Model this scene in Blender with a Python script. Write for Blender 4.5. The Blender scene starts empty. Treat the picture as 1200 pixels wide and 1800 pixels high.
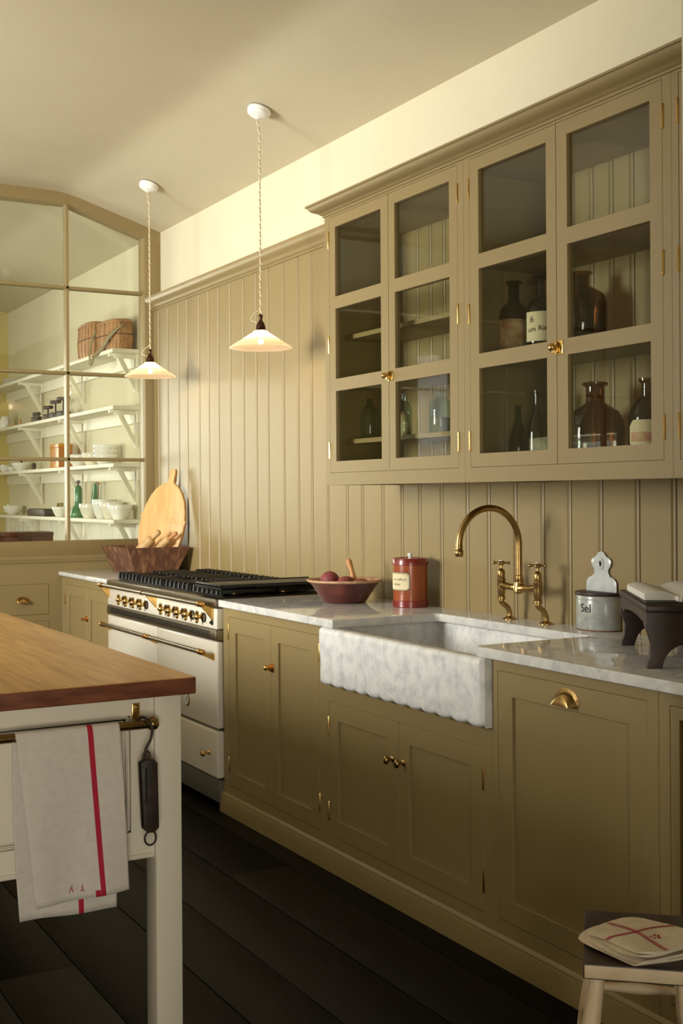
import bpy, bmesh, math, random
from mathutils import Vector, Matrix
random.seed(7)
PI = math.pi
S = bpy.context.scene
C = S.collection

# ------------------------------------------------------------------ camera, world, lights, exposure
F_PX = 2120.0
YAW = math.atan(1200 / F_PX)
cam_d = bpy.data.cameras.new('camera'); cam = bpy.data.objects.new('camera', cam_d); C.objects.link(cam)
cam_d.sensor_fit = 'VERTICAL'; cam_d.sensor_height = 36.0; cam_d.sensor_width = 24.0
cam_d.lens = 36.0 * F_PX / 1800.0
cam_d.shift_y = -31.0 / 1800.0
cam_d.clip_start = 0.05
cam.matrix_world = Matrix.Translation((0, 0, 1.342)) @ Matrix.Rotation(-YAW, 4, 'Z') @ Matrix.Rotation(PI / 2, 4, 'X') @ Matrix.Rotation(-0.0065, 4, 'Z')
S.camera = cam

w = bpy.data.worlds.new('world'); S.world = w; w.use_nodes = True
w.node_tree.nodes['Background'].inputs[0].default_value = (0.85, 0.92, 1.0, 1)
w.node_tree.nodes['Background'].inputs[1].default_value = 0.6

def area(name, loc, rot, sx, sy, power, col):
    d = bpy.data.lights.new(name, 'AREA'); d.shape = 'RECTANGLE'; d.size = sx; d.size_y = sy
    d.energy = power; d.color = col; d.spread = math.radians(115)
    o = bpy.data.objects.new(name, d); C.objects.link(o); o.location = loc; o.rotation_euler = rot
    return o
# daylight standing in the kitchen's side window (left wall) and the pantry's end window
area('daylight_kitchen_window', (-2.38, 4.45, 1.95), (0, -PI / 2, math.radians(22)), 1.60, 1.40, 200, (1.0, 0.972, 0.945))
area('daylight_pantry_window', (0.75, 10.95, 1.80), (-PI / 2, 0, 0), 1.50, 1.50, 66, (1.0, 0.95, 0.90))
area('daylight_pantry_side_window', (-2.38, 7.80, 1.38), (0, -PI / 2, math.radians(10)), 0.95, 1.15, 80, (1.0, 0.95, 0.88))
area('daylight_rear_window', (-0.7, -1.72, 1.05), (PI / 2, 0, 0), 1.0, 1.5, 58, (1.0, 0.93, 0.86))

V = S.view_settings
V.view_transform = 'Standard'; V.look = 'None'; V.gamma = 1.0; V.exposure = 0.0; V.use_curve_mapping = False

# ------------------------------------------------------------------ materials
def lin(c):
    return tuple(((v / 255 / 12.92) if v / 255 <= 0.04045 else ((v / 255 + 0.055) / 1.055) ** 2.4) for v in c) + (1,)

MATS = {}
def mat(name, col, rough=0.5, metal=0.0, noise=0.0, nscale=8.0, col2=None, bump=0.0, bscale=60.0, stretch=(1, 1, 1),
        spec=0.5, coat=0.0, lo=0.35, hi=0.65, detail=5.0, emit=None, rvar=0.0):
    m = bpy.data.materials.new(name); m.use_nodes = True; MATS[name] = m
    nt = m.node_tree; b = nt.nodes['Principled BSDF']
    b.inputs['Base Color'].default_value = lin(col); b.inputs['Roughness'].default_value = rough
    b.inputs['Metallic'].default_value = metal; b.inputs['Specular IOR Level'].default_value = spec
    b.inputs['Coat Weight'].default_value = coat; b.inputs['Coat Roughness'].default_value = 0.12
    if emit:
        b.inputs['Emission Color'].default_value = lin(emit[0]); b.inputs['Emission Strength'].default_value = emit[1]
    if col2 or bump or rvar:
        tc = nt.nodes.new('ShaderNodeTexCoord'); mp = nt.nodes.new('ShaderNodeMapping')
        mp.inputs['Scale'].default_value = stretch
        nt.links.new(tc.outputs['Object'], mp.inputs['Vector'])
    if col2 or rvar:
        n = nt.nodes.new('ShaderNodeTexNoise'); n.inputs['Scale'].default_value = nscale; n.inputs['Detail'].default_value = detail
        n.inputs['Roughness'].default_value = 0.6
        nt.links.new(mp.outputs['Vector'], n.inputs['Vector'])
        if noise: n.inputs['Distortion'].default_value = noise
        if col2:
            r = nt.nodes.new('ShaderNodeValToRGB'); e = r.color_ramp.elements
            e[0].position = lo; e[0].color = lin(col); e[1].position = hi; e[1].color = lin(col2)
            nt.links.new(n.outputs['Fac'], r.inputs['Fac']); nt.links.new(r.outputs['Color'], b.inputs['Base Color'])
        if rvar:
            mr = nt.nodes.new('ShaderNodeMapRange'); mr.inputs[3].default_value = rough - rvar; mr.inputs[4].default_value = rough + rvar
            nt.links.new(n.outputs['Fac'], mr.inputs[0]); nt.links.new(mr.outputs[0], b.inputs['Roughness'])
    if bump:
        n2 = nt.nodes.new('ShaderNodeTexNoise'); n2.inputs['Scale'].default_value = bscale; n2.inputs['Detail'].default_value = 4
        nt.links.new(mp.outputs['Vector'], n2.inputs['Vector'])
        bp = nt.nodes.new('ShaderNodeBump'); bp.inputs['Strength'].default_value = bump; bp.inputs['Distance'].default_value = 0.003
        nt.links.new(n2.outputs['Fac'], bp.inputs['Height']); nt.links.new(bp.outputs['Normal'], b.inputs['Normal'])
    return m

def glass_mat(name, tint, rough=0.0, ior=1.5, refl=1.0):
    """thin glass: clear transmission plus a fresnel reflection"""
    m = bpy.data.materials.new(name); m.use_nodes = True; MATS[name] = m
    nt = m.node_tree; nt.nodes.clear()
    out = nt.nodes.new('ShaderNodeOutputMaterial'); mix = nt.nodes.new('ShaderNodeMixShader')
    tr = nt.nodes.new('ShaderNodeBsdfTransparent'); gl = nt.nodes.new('ShaderNodeBsdfGlossy'); fr = nt.nodes.new('ShaderNodeLayerWeight')
    tr.inputs[0].default_value = lin(tint); gl.inputs['Roughness'].default_value = rough; gl.inputs[0].default_value = (refl, refl, refl, 1)
    lw = fr; f0 = ((ior - 1) / (ior + 1)) ** 2
    lw.inputs['Blend'].default_value = 0.5
    pw = nt.nodes.new('ShaderNodeMath'); pw.operation = 'POWER'; pw.inputs[1].default_value = 5.0
    ma = nt.nodes.new('ShaderNodeMath'); ma.operation = 'MULTIPLY_ADD'; ma.inputs[1].default_value = 1 - f0; ma.inputs[2].default_value = f0
    nt.links.new(lw.outputs['Facing'], pw.inputs[0]); nt.links.new(pw.outputs[0], ma.inputs[0])
    nt.links.new(ma.outputs[0], mix.inputs[0]); nt.links.new(tr.outputs[0], mix.inputs[1]); nt.links.new(gl.outputs[0], mix.inputs[2])
    nt.links.new(mix.outputs[0], out.inputs[0])
    return m

mat('olive', (140, 121, 81), 0.42, bump=0.05, bscale=14, stretch=(1, 6, 1), spec=0.5)
mat('plaster', (214, 205, 178), 0.75, col2=(210, 200, 172), nscale=1.5, bump=0.06, bscale=20)
mat('ceiling_paint', (202, 191, 163), 0.7, col2=(197, 185, 157), nscale=1.2, bump=0.06, bscale=15)
mat('pantry_yellow', (208, 188, 118), 0.7)
mat('floor_wood', (14, 9, 7), 0.5, col2=(20, 13, 10), nscale=5, stretch=(6, .5, 6), bump=0.18, bscale=18, spec=0.09, rvar=0.06)
mat('pantry_white', (236, 230, 212), 0.5)
mat('island_paint', (218, 207, 188), 0.42, bump=0.03, bscale=20)
mat('enamel_white', (222, 214, 198), 0.18, coat=0.4)
mat('steel', (150, 140, 124), 0.34, metal=1.0, bump=0.02, bscale=200)
mat('steel_dark', (74, 70, 62), 0.4, metal=1.0)
mat('brass', (222, 188, 120), 0.2, metal=1.0, col2=(202, 162, 94), nscale=14)
mat('brass_aged', (190, 158, 104), 0.27, metal=1.0, col2=(152, 122, 76), nscale=22)
mat('copper_brass', (216, 166, 98), 0.26, metal=1.0, col2=(188, 134, 72), nscale=18)
mat('kick_grey', (92, 88, 76), 0.5)
mat('cast_iron', (22, 21, 20), 0.42, bump=0.05, bscale=120)
mat('dark_void', (10, 9, 8), 0.9)
mat('oak_end', (96, 52, 34), 0.45, col2=(128, 74, 48), nscale=6, stretch=(2, 1, 9), bump=0.05)
mat('china_white', (238, 235, 228), 0.12, coat=0.3)
mat('china_cream', (236, 229, 212), 0.14, coat=0.3)
mat('ceramic_white', (235, 234, 230), 0.25)
mat('bronze_brown', (70, 42, 28), 0.35, metal=0.7)
mat('cord', (226, 216, 190), 0.8)
mat('cord_dark', (186, 168, 134), 0.8)
mat('linen', (208, 198, 187), 0.9, col2=(201, 190, 179), nscale=60, bump=0.25, bscale=600)
mat('linen_warm', (222, 206, 182), 0.9, col2=(212, 194, 168), nscale=40, bump=0.25, bscale=600)
mat('red_thread', (170, 22, 50), 0.85, bump=0.15, bscale=500)
mat('iron_brown', (56, 40, 31), 0.55, metal=0.1, col2=(36, 28, 23), nscale=30)
mat('stool_seat', (48, 35, 27), 0.5, col2=(66, 49, 38), nscale=14)
mat('stool_paint', (214, 190, 158), 0.55, col2=(200, 174, 140), nscale=18, bump=0.08)
mat('dark_wood', (54, 30, 21), 0.48, col2=(31, 19, 14), nscale=7, stretch=(1, 1, 5), bump=0.08, bscale=40)
mat('trough_wood', (88, 54, 36), 0.6, col2=(164, 118, 80), nscale=10, stretch=(4, 4, .9), lo=.48, hi=.78, bump=0.3, bscale=30)
mat('board_wood', (220, 176, 116), 0.5, col2=(206, 158, 98), nscale=7, stretch=(5, 5, .6), bump=0.04)
mat('pale_wood', (206, 170, 118), 0.5, col2=(188, 148, 96), nscale=12)
mat('handle_wood', (190, 134, 82), 0.45)
mat('terracotta', (84, 37, 29), 0.3, col2=(124, 64, 50), nscale=16, lo=.5, hi=.8, coat=0.2)
mat('terracotta_rim', (200, 164, 126), 0.6, col2=(172, 128, 94), nscale=25)
mat('potato', (140, 62, 62), 0.6, col2=(110, 44, 50), nscale=22, bump=0.2, bscale=80)
mat('canister_body', (154, 76, 38), 0.28, col2=(132, 60, 30), nscale=7, coat=0.3)
mat('canister_band', (122, 36, 30), 0.3, coat=0.3)
mat('paper', (228, 214, 180), 0.7, col2=(212, 196, 156), nscale=14)
mat('paper_brown', (218, 184, 134), 0.7, col2=(184, 124, 80), nscale=26, lo=.42, hi=.62)
mat('paper_pink', (196, 120, 108), 0.7, col2=(208, 178, 132), nscale=30)
mat('ink', (34, 30, 28), 0.8)
mat('ink_green', (96, 120, 92), 0.8)
mat('salt_enamel', (178, 180, 174), 0.3, col2=(148, 151, 146), nscale=26, coat=0.25, bump=0.08, bscale=40)
mat('salt_back', (206, 210, 210), 0.24, col2=(182, 186, 188), nscale=18, coat=0.3)
mat('rust', (112, 66, 40), 0.7)
mat('page', (226, 222, 214), 0.8)
mat('book_cover', (48, 46, 46), 0.5)
mat('wicker', (192, 142, 94), 0.6, col2=(154, 106, 68), nscale=60, stretch=(1, 1, .35), bump=0.7, bscale=110)
mat('canvas_strap', (150, 134, 100), 0.8)
mat('leather', (70, 44, 30), 0.5)
mat('tin_yellow', (206, 138, 18), 0.3, col2=(190, 118, 14), nscale=6)
mat('tin_side', (178, 104, 20), 0.35)
mat('siphon_green', (58, 128, 74), 0.2, col2=(40, 104, 58), nscale=14, coat=0.4)
mat('chest_wood', (96, 54, 36), 0.5, col2=(70, 38, 26), nscale=8, stretch=(.6, 3, 6))
mat('cork', (140, 120, 70), 0.8)
mat('filament', (255, 214, 150), 0.5, emit=((255, 205, 135), 28))
mat('window_paint', (228, 222, 206), 0.5)
glass_mat('pane_glass', (248, 250, 246))
glass_mat('clear_bottle', (214, 232, 226), ior=1.6)
glass_mat('green_bottle', (116, 156, 118), ior=1.6)
glass_mat('amber_bottle', (172, 130, 90), ior=1.6)
glass_mat('amber_dark', (160, 104, 62), ior=1.6)
glass_mat('smoke_bottle', (150, 134, 104), ior=1.6)

def marble(name, base, vein, rough, vw=.42, cw=.5):
    m = mat(name, base, rough, spec=0.55)
    nt = m.node_tree; b = nt.nodes['Principled BSDF']
    tc = nt.nodes.new('ShaderNodeTexCoord')
    n1 = nt.nodes.new('ShaderNodeTexNoise'); n1.inputs['Scale'].default_value = 6; n1.inputs['Detail'].default_value = 10; n1.inputs['Distortion'].default_value = 1.2
    n2 = nt.nodes.new('ShaderNodeTexNoise'); n2.inputs['Scale'].default_value = 22; n2.inputs['Detail'].default_value = 8
    nt.links.new(tc.outputs['Object'], n1.inputs['Vector']); nt.links.new(tc.outputs['Object'], n2.inputs['Vector'])
    r1 = nt.nodes.new('ShaderNodeValToRGB'); e = r1.color_ramp.elements
    e[0].position = 0.46; e[0].color = (0, 0, 0, 1); e[1].position = 0.5; e[1].color = (1, 1, 1, 1)
    x = r1.color_ramp.elements.new(0.54); x.color = (0, 0, 0, 1)
    nt.links.new(n1.outputs['Fac'], r1.inputs['Fac'])
    r2 = nt.nodes.new('ShaderNodeValToRGB'); e = r2.color_ramp.elements
    e[0].position = 0.42; e[0].color = (0, 0, 0, 1); e[1].position = 0.72; e[1].color = (1, 1, 1, 1)
    nt.links.new(n2.outputs['Fac'], r2.inputs['Fac'])
    mu = nt.nodes.new('ShaderNodeMath'); mu.operation = 'MULTIPLY_ADD'; mu.inputs[1].default_value = vw; 
    nt.links.new(r1.outputs['Color'], mu.inputs[0])
    mu2 = nt.nodes.new('ShaderNodeMath'); mu2.operation = 'MULTIPLY'; mu2.inputs[1].default_value = cw
    nt.links.new(r2.outputs['Color'], mu2.inputs[0]); nt.links.new(mu2.outputs[0], mu.inputs[2])
    mix = nt.nodes.new('ShaderNodeMix'); mix.data_type = 'RGBA'
    mix.inputs[6].default_value = lin(base); mix.inputs[7].default_value = lin(vein)
    nt.links.new(mu.outputs[0], mix.inputs[0]); nt.links.new(mix.outputs[2], b.inputs['Base Color'])
    return m
marble('marble_top', (218, 216, 212), (176, 178, 180), 0.08)
marble('marble_sink', (228, 227, 224), (150, 156, 164), 0.40, .16, .46)

def oak():
    m = mat('oak_top', (196, 152, 90), 0.36, spec=0.4)
    nt = m.node_tree; b = nt.nodes['Principled BSDF']
    tc = nt.nodes.new('ShaderNodeTexCoord'); mp = nt.nodes.new('ShaderNodeMapping'); mp.inputs['Scale'].default_value = (26, 1.6, 10)
    n = nt.nodes.new('ShaderNodeTexNoise'); n.inputs['Scale'].default_value = 2.2; n.inputs['Detail'].default_value = 8; n.inputs['Distortion'].default_value = 0.6
    mp2 = nt.nodes.new('ShaderNodeMapping'); mp2.inputs['Scale'].default_value = (7, .25, 1)
    n2 = nt.nodes.new('ShaderNodeTexNoise'); n2.inputs['Scale'].default_value = 1.3; n2.inputs['Detail'].default_value = 1
    nt.links.new(tc.outputs['Object'], mp.inputs[0]); nt.links.new(mp.outputs[0], n.inputs['Vector'])
    nt.links.new(tc.outputs['Object'], mp2.inputs[0]); nt.links.new(mp2.outputs[0], n2.inputs['Vector'])
    ad = nt.nodes.new('ShaderNodeMath'); ad.operation = 'MULTIPLY_ADD'; ad.inputs[1].default_value = 0.6
    nt.links.new(n.outputs['Fac'], ad.inputs[0])
    m2 = nt.nodes.new('ShaderNodeMath'); m2.operation = 'MULTIPLY'; m2.inputs[1].default_value = 0.4
    nt.links.new(n2.outputs['Fac'], m2.inputs[0]); nt.links.new(m2.outputs[0], ad.inputs[2])
    r = nt.nodes.new('ShaderNodeValToRGB'); e = r.color_ramp.elements
    e[0].position = 0.36; e[0].color = lin((178, 126, 66)); e[1].position = 0.62; e[1].color = lin((216, 170, 100))
    nt.links.new(ad.outputs[0], r.inputs[0]); nt.links.new(r.outputs[0], b.inputs['Base Color'])
oak()

def opal():
    m = bpy.data.materials.new('opal_glass'); m.use_nodes = True; MATS['opal_glass'] = m
    nt = m.node_tree; nt.nodes.clear()
    out = nt.nodes.new('ShaderNodeOutputMaterial'); a = nt.nodes.new('ShaderNodeMixShader'); b = nt.nodes.new('ShaderNodeMixShader')
    d = nt.nodes.new('ShaderNodeBsdfDiffuse'); t = nt.nodes.new('ShaderNodeBsdfTranslucent'); g = nt.nodes.new('ShaderNodeBsdfGlossy')
    d.inputs[0].default_value = lin((232, 216, 196)); t.inputs[0].default_value = lin((244, 222, 190)); g.inputs['Roughness'].default_value = 0.15
    a.inputs[0].default_value = 0.6
    tp_ = nt.nodes.new('ShaderNodeBsdfTransparent'); c2 = nt.nodes.new('ShaderNodeMixShader'); c2.inputs[0].default_value = 0.14
    nt.links.new(d.outputs[0], a.inputs[1]); nt.links.new(t.outputs[0], a.inputs[2])
    b.inputs[0].default_value = 0.05; nt.links.new(a.outputs[0], b.inputs[1]); nt.links.new(g.outputs[0], b.inputs[2])
    nt.links.new(b.outputs[0], c2.inputs[1]); nt.links.new(tp_.outputs[0], c2.inputs[2]); nt.links.new(c2.outputs[0], out.inputs[0])
opal()

# ------------------------------------------------------------------ mesh helpers
class MB:
    def __init__(s): s.v = []; s.f = []; s.m = []
    def add(s, vs, fs, m=0):
        o = len(s.v); s.v += [tuple(v) for v in vs]; s.f += [tuple(i + o for i in f) for f in fs]; s.m += [m] * len(fs); return s
    def box(s, x0, x1, y0, y1, z0, z1, m=0):
        vs = [(x, y, z) for x in (x0, x1) for y in (y0, y1) for z in (z0, z1)]
        return s.add(vs, [(0, 1, 3, 2), (4, 6, 7, 5), (0, 4, 5, 1), (2, 3, 7, 6), (0, 2, 6, 4), (1, 5, 7, 3)], m)
    def prism(s, poly, axis, a, b, m=0):
        """poly of 2-D points; axis x: (y,z), y: (x,z), z: (x,y)"""
        def P(p, t): return {'x': (t, p[0], p[1]), 'y': (p[0], t, p[1]), 'z': (p[0], p[1], t)}[axis]
        n = len(poly); vs = [P(p, a) for p in poly] + [P(p, b) for p in poly]
        return s.add(vs, [tuple(range(n))[::-1], tuple(range(n, 2 * n))] + [(i, (i + 1) % n, n + (i + 1) % n, n + i) for i in range(n)], m)
    def lathe(s, prof, c=(0, 0, 0), n=24, axis=(0, 0, 1), m=0, a0=0, a1=2 * PI, seg_m=None):
        """prof: [(radius, height)] along axis from c"""
        ax = Vector(axis).normalized(); u = ax.orthogonal().normalized(); w_ = ax.cross(u); c = Vector(c)
        full = abs(a1 - a0 - 2 * PI) < 1e-6; k = n if full else n + 1; vs = []
        for r, h in prof:
            for i in range(k):
                a = a0 + (a1 - a0) * i / n
                vs.append(c + ax * h + (u * math.cos(a) + w_ * math.sin(a)) * max(r, 1e-5))
        for j in range(len(prof) - 1):
            mm = seg_m[j] if seg_m else m
            fs = []
            for i in range(n):
                i2 = (i + 1) % k
                fs.append((j * k + i, j * k + i2, (j + 1) * k + i2, (j + 1) * k + i))
            o = len(s.v)
            s.f += [tuple(q + o for q in f) for f in fs]; s.m += [mm] * len(fs)
        s.v += [tuple(v) for v in vs]
        return s
    def tube(s, path, r, n=10, m=0, cap=True, closed=False):
        P = [Vector(p) for p in path]; R = r if isinstance(r, (list, tuple)) else [r] * len(P); k = len(P); rings = []
        up = None
        for i in range(k):
            if closed: t = (P[(i + 1) % k] - P[i - 1]).normalized()
            else: t = (P[min(i + 1, k - 1)] - P[max(i - 1, 0)]).normalized()
            if up is None: up = t.orthogonal().normalized()
            up = (up - t * up.dot(t)).normalized(); b = t.cross(up)
            rings.append([P[i] + (up * math.cos(2 * PI * j / n) + b * math.sin(2 * PI * j / n)) * R[i] for j in range(n)])
        vs = [v for g in rings for v in g]; fs = []
        for i in range(k if closed else k - 1):
            i2 = (i + 1) % k
            for j in range(n): fs.append((i * n + j, i * n + (j + 1) % n, i2 * n + (j + 1) % n, i2 * n + j))
        if cap and not closed: fs += [tuple(range(n))[::-1], tuple(range((k - 1) * n, k * n))]
        return s.add(vs, fs, m)
    def sphere(s, c, r, n=14, m=0, sq=(1, 1, 1)):
        o = len(s.v); s.lathe([(r * math.sin(PI * i / n), -r * math.cos(PI * i / n)) for i in range(n + 1)], (0, 0, 0), n + 4, m=m)
        for i in range(o, len(s.v)):
            v = s.v[i]; s.v[i] = (v[0] * sq[0] + c[0], v[1] * sq[1] + c[1], v[2] * sq[2] + c[2])
        return s
    def sweep(s, path, prof, m=0):
        """2-D path of (x,y); prof closed list of (offset to the right of travel, z); mitred corners"""
        n = len(path); k = len(prof); vs = []
        for i, p in enumerate(path):
            p = Vector(p)
            d0 = (p - Vector(path[i - 1])).normalized() if i else None
            d1 = (Vector(path[i + 1]) - p).normalized() if i < n - 1 else None
            n0 = Vector((d0.y, -d0.x)) if d0 else None; n1 = Vector((d1.y, -d1.x)) if d1 else None
            if n0 is None: nn = n1
            elif n1 is None: nn = n0
            else:
                nn = (n0 + n1).normalized(); nn = nn / max(nn.dot(n0), .2)
            for o, z in prof: vs.append((p.x + nn.x * o, p.y + nn.y * o, z))
        fs = [(i * k + j, i * k + (j + 1) % k, (i + 1) * k + (j + 1) % k, (i + 1) * k + j) for i in range(n - 1) for j in range(k)]
        fs += [tuple(range(k))[::-1], tuple(range((n - 1) * k, n * k))]
        return s.add(vs, fs, m)
    def xf(s, M):
        s.v = [tuple(M @ Vector(v)) for v in s.v]; return s
    def build(s, name, mats, parent=None, bevel=0.0, segs=2, smooth=35, loc=None, rotz=0, bev_angle=40):
        me = bpy.data.meshes.new(name); me.from_pydata(s.v, [], s.f)
        if isinstance(mats, str): mats = [mats]
        for x in mats: me.materials.append(MATS[x])
        me.polygons.foreach_set('material_index', s.m)
        bm = bmesh.new(); bm.from_mesh(me)
        bmesh.ops.remove_doubles(bm, verts=bm.verts, dist=1e-6)
        bmesh.ops.recalc_face_normals(bm, faces=bm.faces)
        if bevel:
            ed = [e for e in bm.edges if len(e.link_faces) == 2 and e.calc_face_angle(0) > math.radians(bev_angle)]
            bmesh.ops.bevel(bm, geom=ed, offset=bevel, segments=segs, affect='EDGES', profile=0.5, clamp_overlap=True)
        bm.to_mesh(me); bm.free()
        if smooth:
            me.shade_smooth(); me.set_sharp_from_angle(angle=math.radians(smooth))
        o = bpy.data.objects.new(name, me); C.objects.link(o)
        if parent: o.parent = parent
        if loc: o.location = loc
        if rotz: o.rotation_euler = (0, 0, rotz)
        return o

def thing(name, label, cat, loc=(0, 0, 0), rotz=0, group=None):
    o = bpy.data.objects.new(name, None); C.objects.link(o); o.empty_display_size = 0.05
    o.location = loc; o.rotation_euler = (0, 0, rotz); o['label'] = label; o['category'] = cat
    if group: o['group'] = group
    return o
def tag(o, label, cat, group=None):
    o['label'] = label; o['category'] = cat
    if group: o['group'] = group
    return o
def struct(o, label=None):
    o['kind'] = 'structure'
    if label: o['label'] = label
    return o
def dup(root, loc=None, rotz=None, label=None, parent=None):
    r = root.copy(); C.objects.link(r)
    if loc is not None: r.location = loc
    if rotz is not None: r.rotation_euler = (0, 0, rotz)
    if label: r['label'] = label
    if parent: r.parent = parent
    for ch in list(root.children):
        dup(ch, parent=r)
    return r
def text_mb(body, size, m=0, extrude=0.0):
    """flat lettering in the xy plane, returned as (verts, faces) centred on the origin"""
    cu = bpy.data.curves.new('txt', 'FONT'); cu.body = body; cu.size = size; cu.align_x = 'CENTER'; cu.align_y = 'CENTER'; cu.resolution_u = 3
    o = bpy.data.objects.new('txt', cu); C.objects.link(o)
    bpy.context.view_layer.update()
    me = bpy.data.meshes.new_from_object(o.evaluated_get(bpy.context.evaluated_depsgraph_get()))
    vs = [tuple(v.co) for v in me.vertices]; fs = [tuple(p.vertices) for p in me.polygons]
    bpy.data.objects.remove(o); bpy.data.curves.remove(cu); bpy.data.meshes.remove(me)
    return vs, fs
def arc(cx, cy, r, a0, a1, n):
    return [(cx + r * math.cos(a0 + (a1 - a0) * i / n), cy + r * math.sin(a0 + (a1 - a0) * i / n)) for i in range(n + 1)]
def spline(pts, n=8):
    P = [Vector(p) for p in pts]; P = [P[0] * 2 - P[1]] + P + [P[-1] * 2 - P[-2]]; out = []
    for i in range(1, len(P) - 2):
        for k in range(n):
            t = k / n; a, b, c, d = P[i - 1], P[i], P[i + 1], P[i + 2]
            out.append(0.5 * (2 * b + (c - a) * t + (2 * a - 5 * b + 4 * c - d) * t * t + (3 * b - a - 3 * c + d) * t ** 3))
    out.append(P[-2]); return out

# ------------------------------------------------------------------ key planes
XP, XB = 2.71, 2.66          # plaster face, tongue-and-groove face of the long wall
XF, XU = 2.08, 2.32          # base cabinet face, wall cabinet face
YP, YF = 7.04, 10.78         # glazed partition, pantry end wall
XL, YR = -1.95, -1.65        # left wall, wall behind the camera
ZT = 0.90

# ------------------------------------------------------------------ floor, ceiling, walls
fl = struct(MB().box(XL - .1, 2.9, YR - .1, YF + .1, -0.12, -0.012).build('floor', 'dark_void'), 'dark stained wide floorboards')
edges = [XL - .05]
while edges[-1] < 0.0: edges.append(edges[-1] + 0.235)
edges = [e for e in edges if e < 0.2] + [0.33, 0.57, 0.80, 1.03, 1.30, 1.505, 1.74, 1.98, 2.30, 2.75]
rng = random.Random(3)
for a, b in zip(edges, edges[1:]):
    y = YR - .05 - rng.random() * 2
    while y < YF:
        L = rng.uniform(3.2, 4.4); y1 = min(y + L, YF + .05); y0 = max(y, YR - .05)
        if y1 - y0 > 0.2:
            dz = rng.uniform(-.0012, 0)
            MB().box(a + .0015, b - .0015, y0 + .001, y1 - .001, -0.03, dz).build('plank', 'floor_wood', fl, bevel=.0012, segs=2)
        y += L

CPX = [(XL - .1, 3.152), (1.92, 3.152), (2.03, 3.150), (2.08, 3.147), (2.124, 3.141), (2.16, 3.133), (2.20, 3.123), (2.71, 2.968)]
cp = CPX + [(2.9, 2.91), (2.9, 3.4), (XL - .1, 3.4)]
struct(MB().prism(cp, 'y', YR - .1, YF + .1).build('ceiling', 'ceiling_paint'), 'cream painted ceiling sloping down to the long wall')

wr = struct(MB().box(XP, XP + .15, 1.7, YF + .1, -.02, 3.0).build('wall_right', 'plaster'), 'long cream plaster wall clad in olive boards')
# tongue and groove boards, true widths
G = [7.04, 6.946, 6.795, 6.62, 6.487, 6.313, 6.178, 6.043, 5.889, 5.721, 5.566, 5.431, 5.258, 5.105, 4.97, 4.817, 4.641, 4.508, 4.34, 4.188, 4.055,
     3.90, 3.728, 3.594, 3.435, 3.282, 3.14, 2.986, 2.817, 2.661, 2.50, 2.35, 2.18, 2.03, 1.96]
def tg(parent, y0, y1, z0, z1, xf, back, m, name='board', bead=.011):
    g = .0045
    prof = [(back, y0), (back, y1), (xf + .006, y1), (xf, y1 - .006), (xf, y0 + bead + 2 * g), (xf + g, y0 + bead + g), (xf + g, y0 + bead + g * .9),
            (xf + .0015, y0 + bead - .001), (xf, y0 + bead * .5), (xf + .0015, y0 + .0015), (xf + .006, y0)]
    return MB().prism(prof, 'z', z0, z1).build(name, m, parent, smooth=25)
for a, b in zip(G, G[1:]):
    tg(wr, b, a, 0.86, 2.50, XB, XP, 'olive')
pw = struct(MB().box(XP - .02, XP, YP + .12, YF, 0, 1.17).build('trim_1', 'pantry_white'), 'white boarded lower wall of the pantry')
y = YP + .12
while y < YF - .05:
    tg(pw, y, min(y + .14, YF), 0.0, 1.165, XP - .035, XP - .01, 'pantry_white'); y += .14
struct(MB().sweep([(XB, YP), (XB, 4.0)], [(-.05, 2.478), (.008, 2.478), (.008, 2.487), (.016, 2.491), (.02, 2.500), (.03, 2.512), (.044, 2.520), (.052, 2.532), (.055, 2.545), (.055, 2.556), (-.05, 2.556)])
       .build('trim_2', 'olive', smooth=50), 'olive cornice moulding capping the wall boards')

def wall_x(name, x0, x1, y0, y1, z0, z1, hole, m, label):
    """wall slab with one window hole (y0,y1,z0,z1)"""
    b = MB()
    if hole:
        a, c, d, e = hole
        b.box(x0, x1, y0, a, z0, z1).box(x0, x1, c, y1, z0, z1).box(x0, x1, a, c, z0, d).box(x0, x1, a, c, e, z1)
    else: b.box(x0, x1, y0, y1, z0, z1)
    return struct(b.build(name, m), label)
def wall_y(name, x0, x1, y0, y1, z0, z1, hole, m, label):
    b = MB()
    if hole:
        a, c, d, e = hole
        b.box(x0, a, y0, y1, z0, z1).box(c, x1, y0, y1, z0, z1).box(a, c, y0, y1, z0, d).box(a, c, y0, y1, e, z1)
    else: b.box(x0, x1, y0, y1, z0, z1)
    return struct(b.build(name, m), label)
lw_ = MB()
for (ya, yb, za, zb) in ((YR - .1, 3.75, -.02, 3.2), (5.15, 7.25, -.02, 3.2), (8.35, YF + .1, -.02, 3.2), (3.75, 5.15, -.02, 1.15), (3.75, 5.15, 2.75, 3.2), (7.25, 8.35, -.02, .95), (7.25, 8.35, 1.82, 3.2)): lw_.box(XL - .35, XL, ya, yb, za, zb)
struct(lw_.build('wall_left', 'plaster'), 'plain plaster wall with the side windows')
wall_y('wall_far', XL - .1, XP, YF, YF + .15, -.02, 3.2, (0.0, 1.5, 1.05, 2.55), 'pantry_yellow', 'yellow painted end wall of the pantry')
wall_y('wall_back', XL - .1, 2.9, YR - .15, YR, -.02, 3.2, (-1.25, -.15, .25, 1.85), 'plaster', 'plain plaster wall behind the kitchen')
struct(MB().box(1.974, 2.9, 1.60, 1.95, -.02, 3.1).build('wall_near', 'plaster', bevel=.004), 'cream wall pier closing the cabinet run')
struct(MB().box(2.72, 2.9, YR - .1, 1.70, -.02, 3.1).build('wall_side', 'plaster'), 'plain plaster wall beyond the pier')
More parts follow.
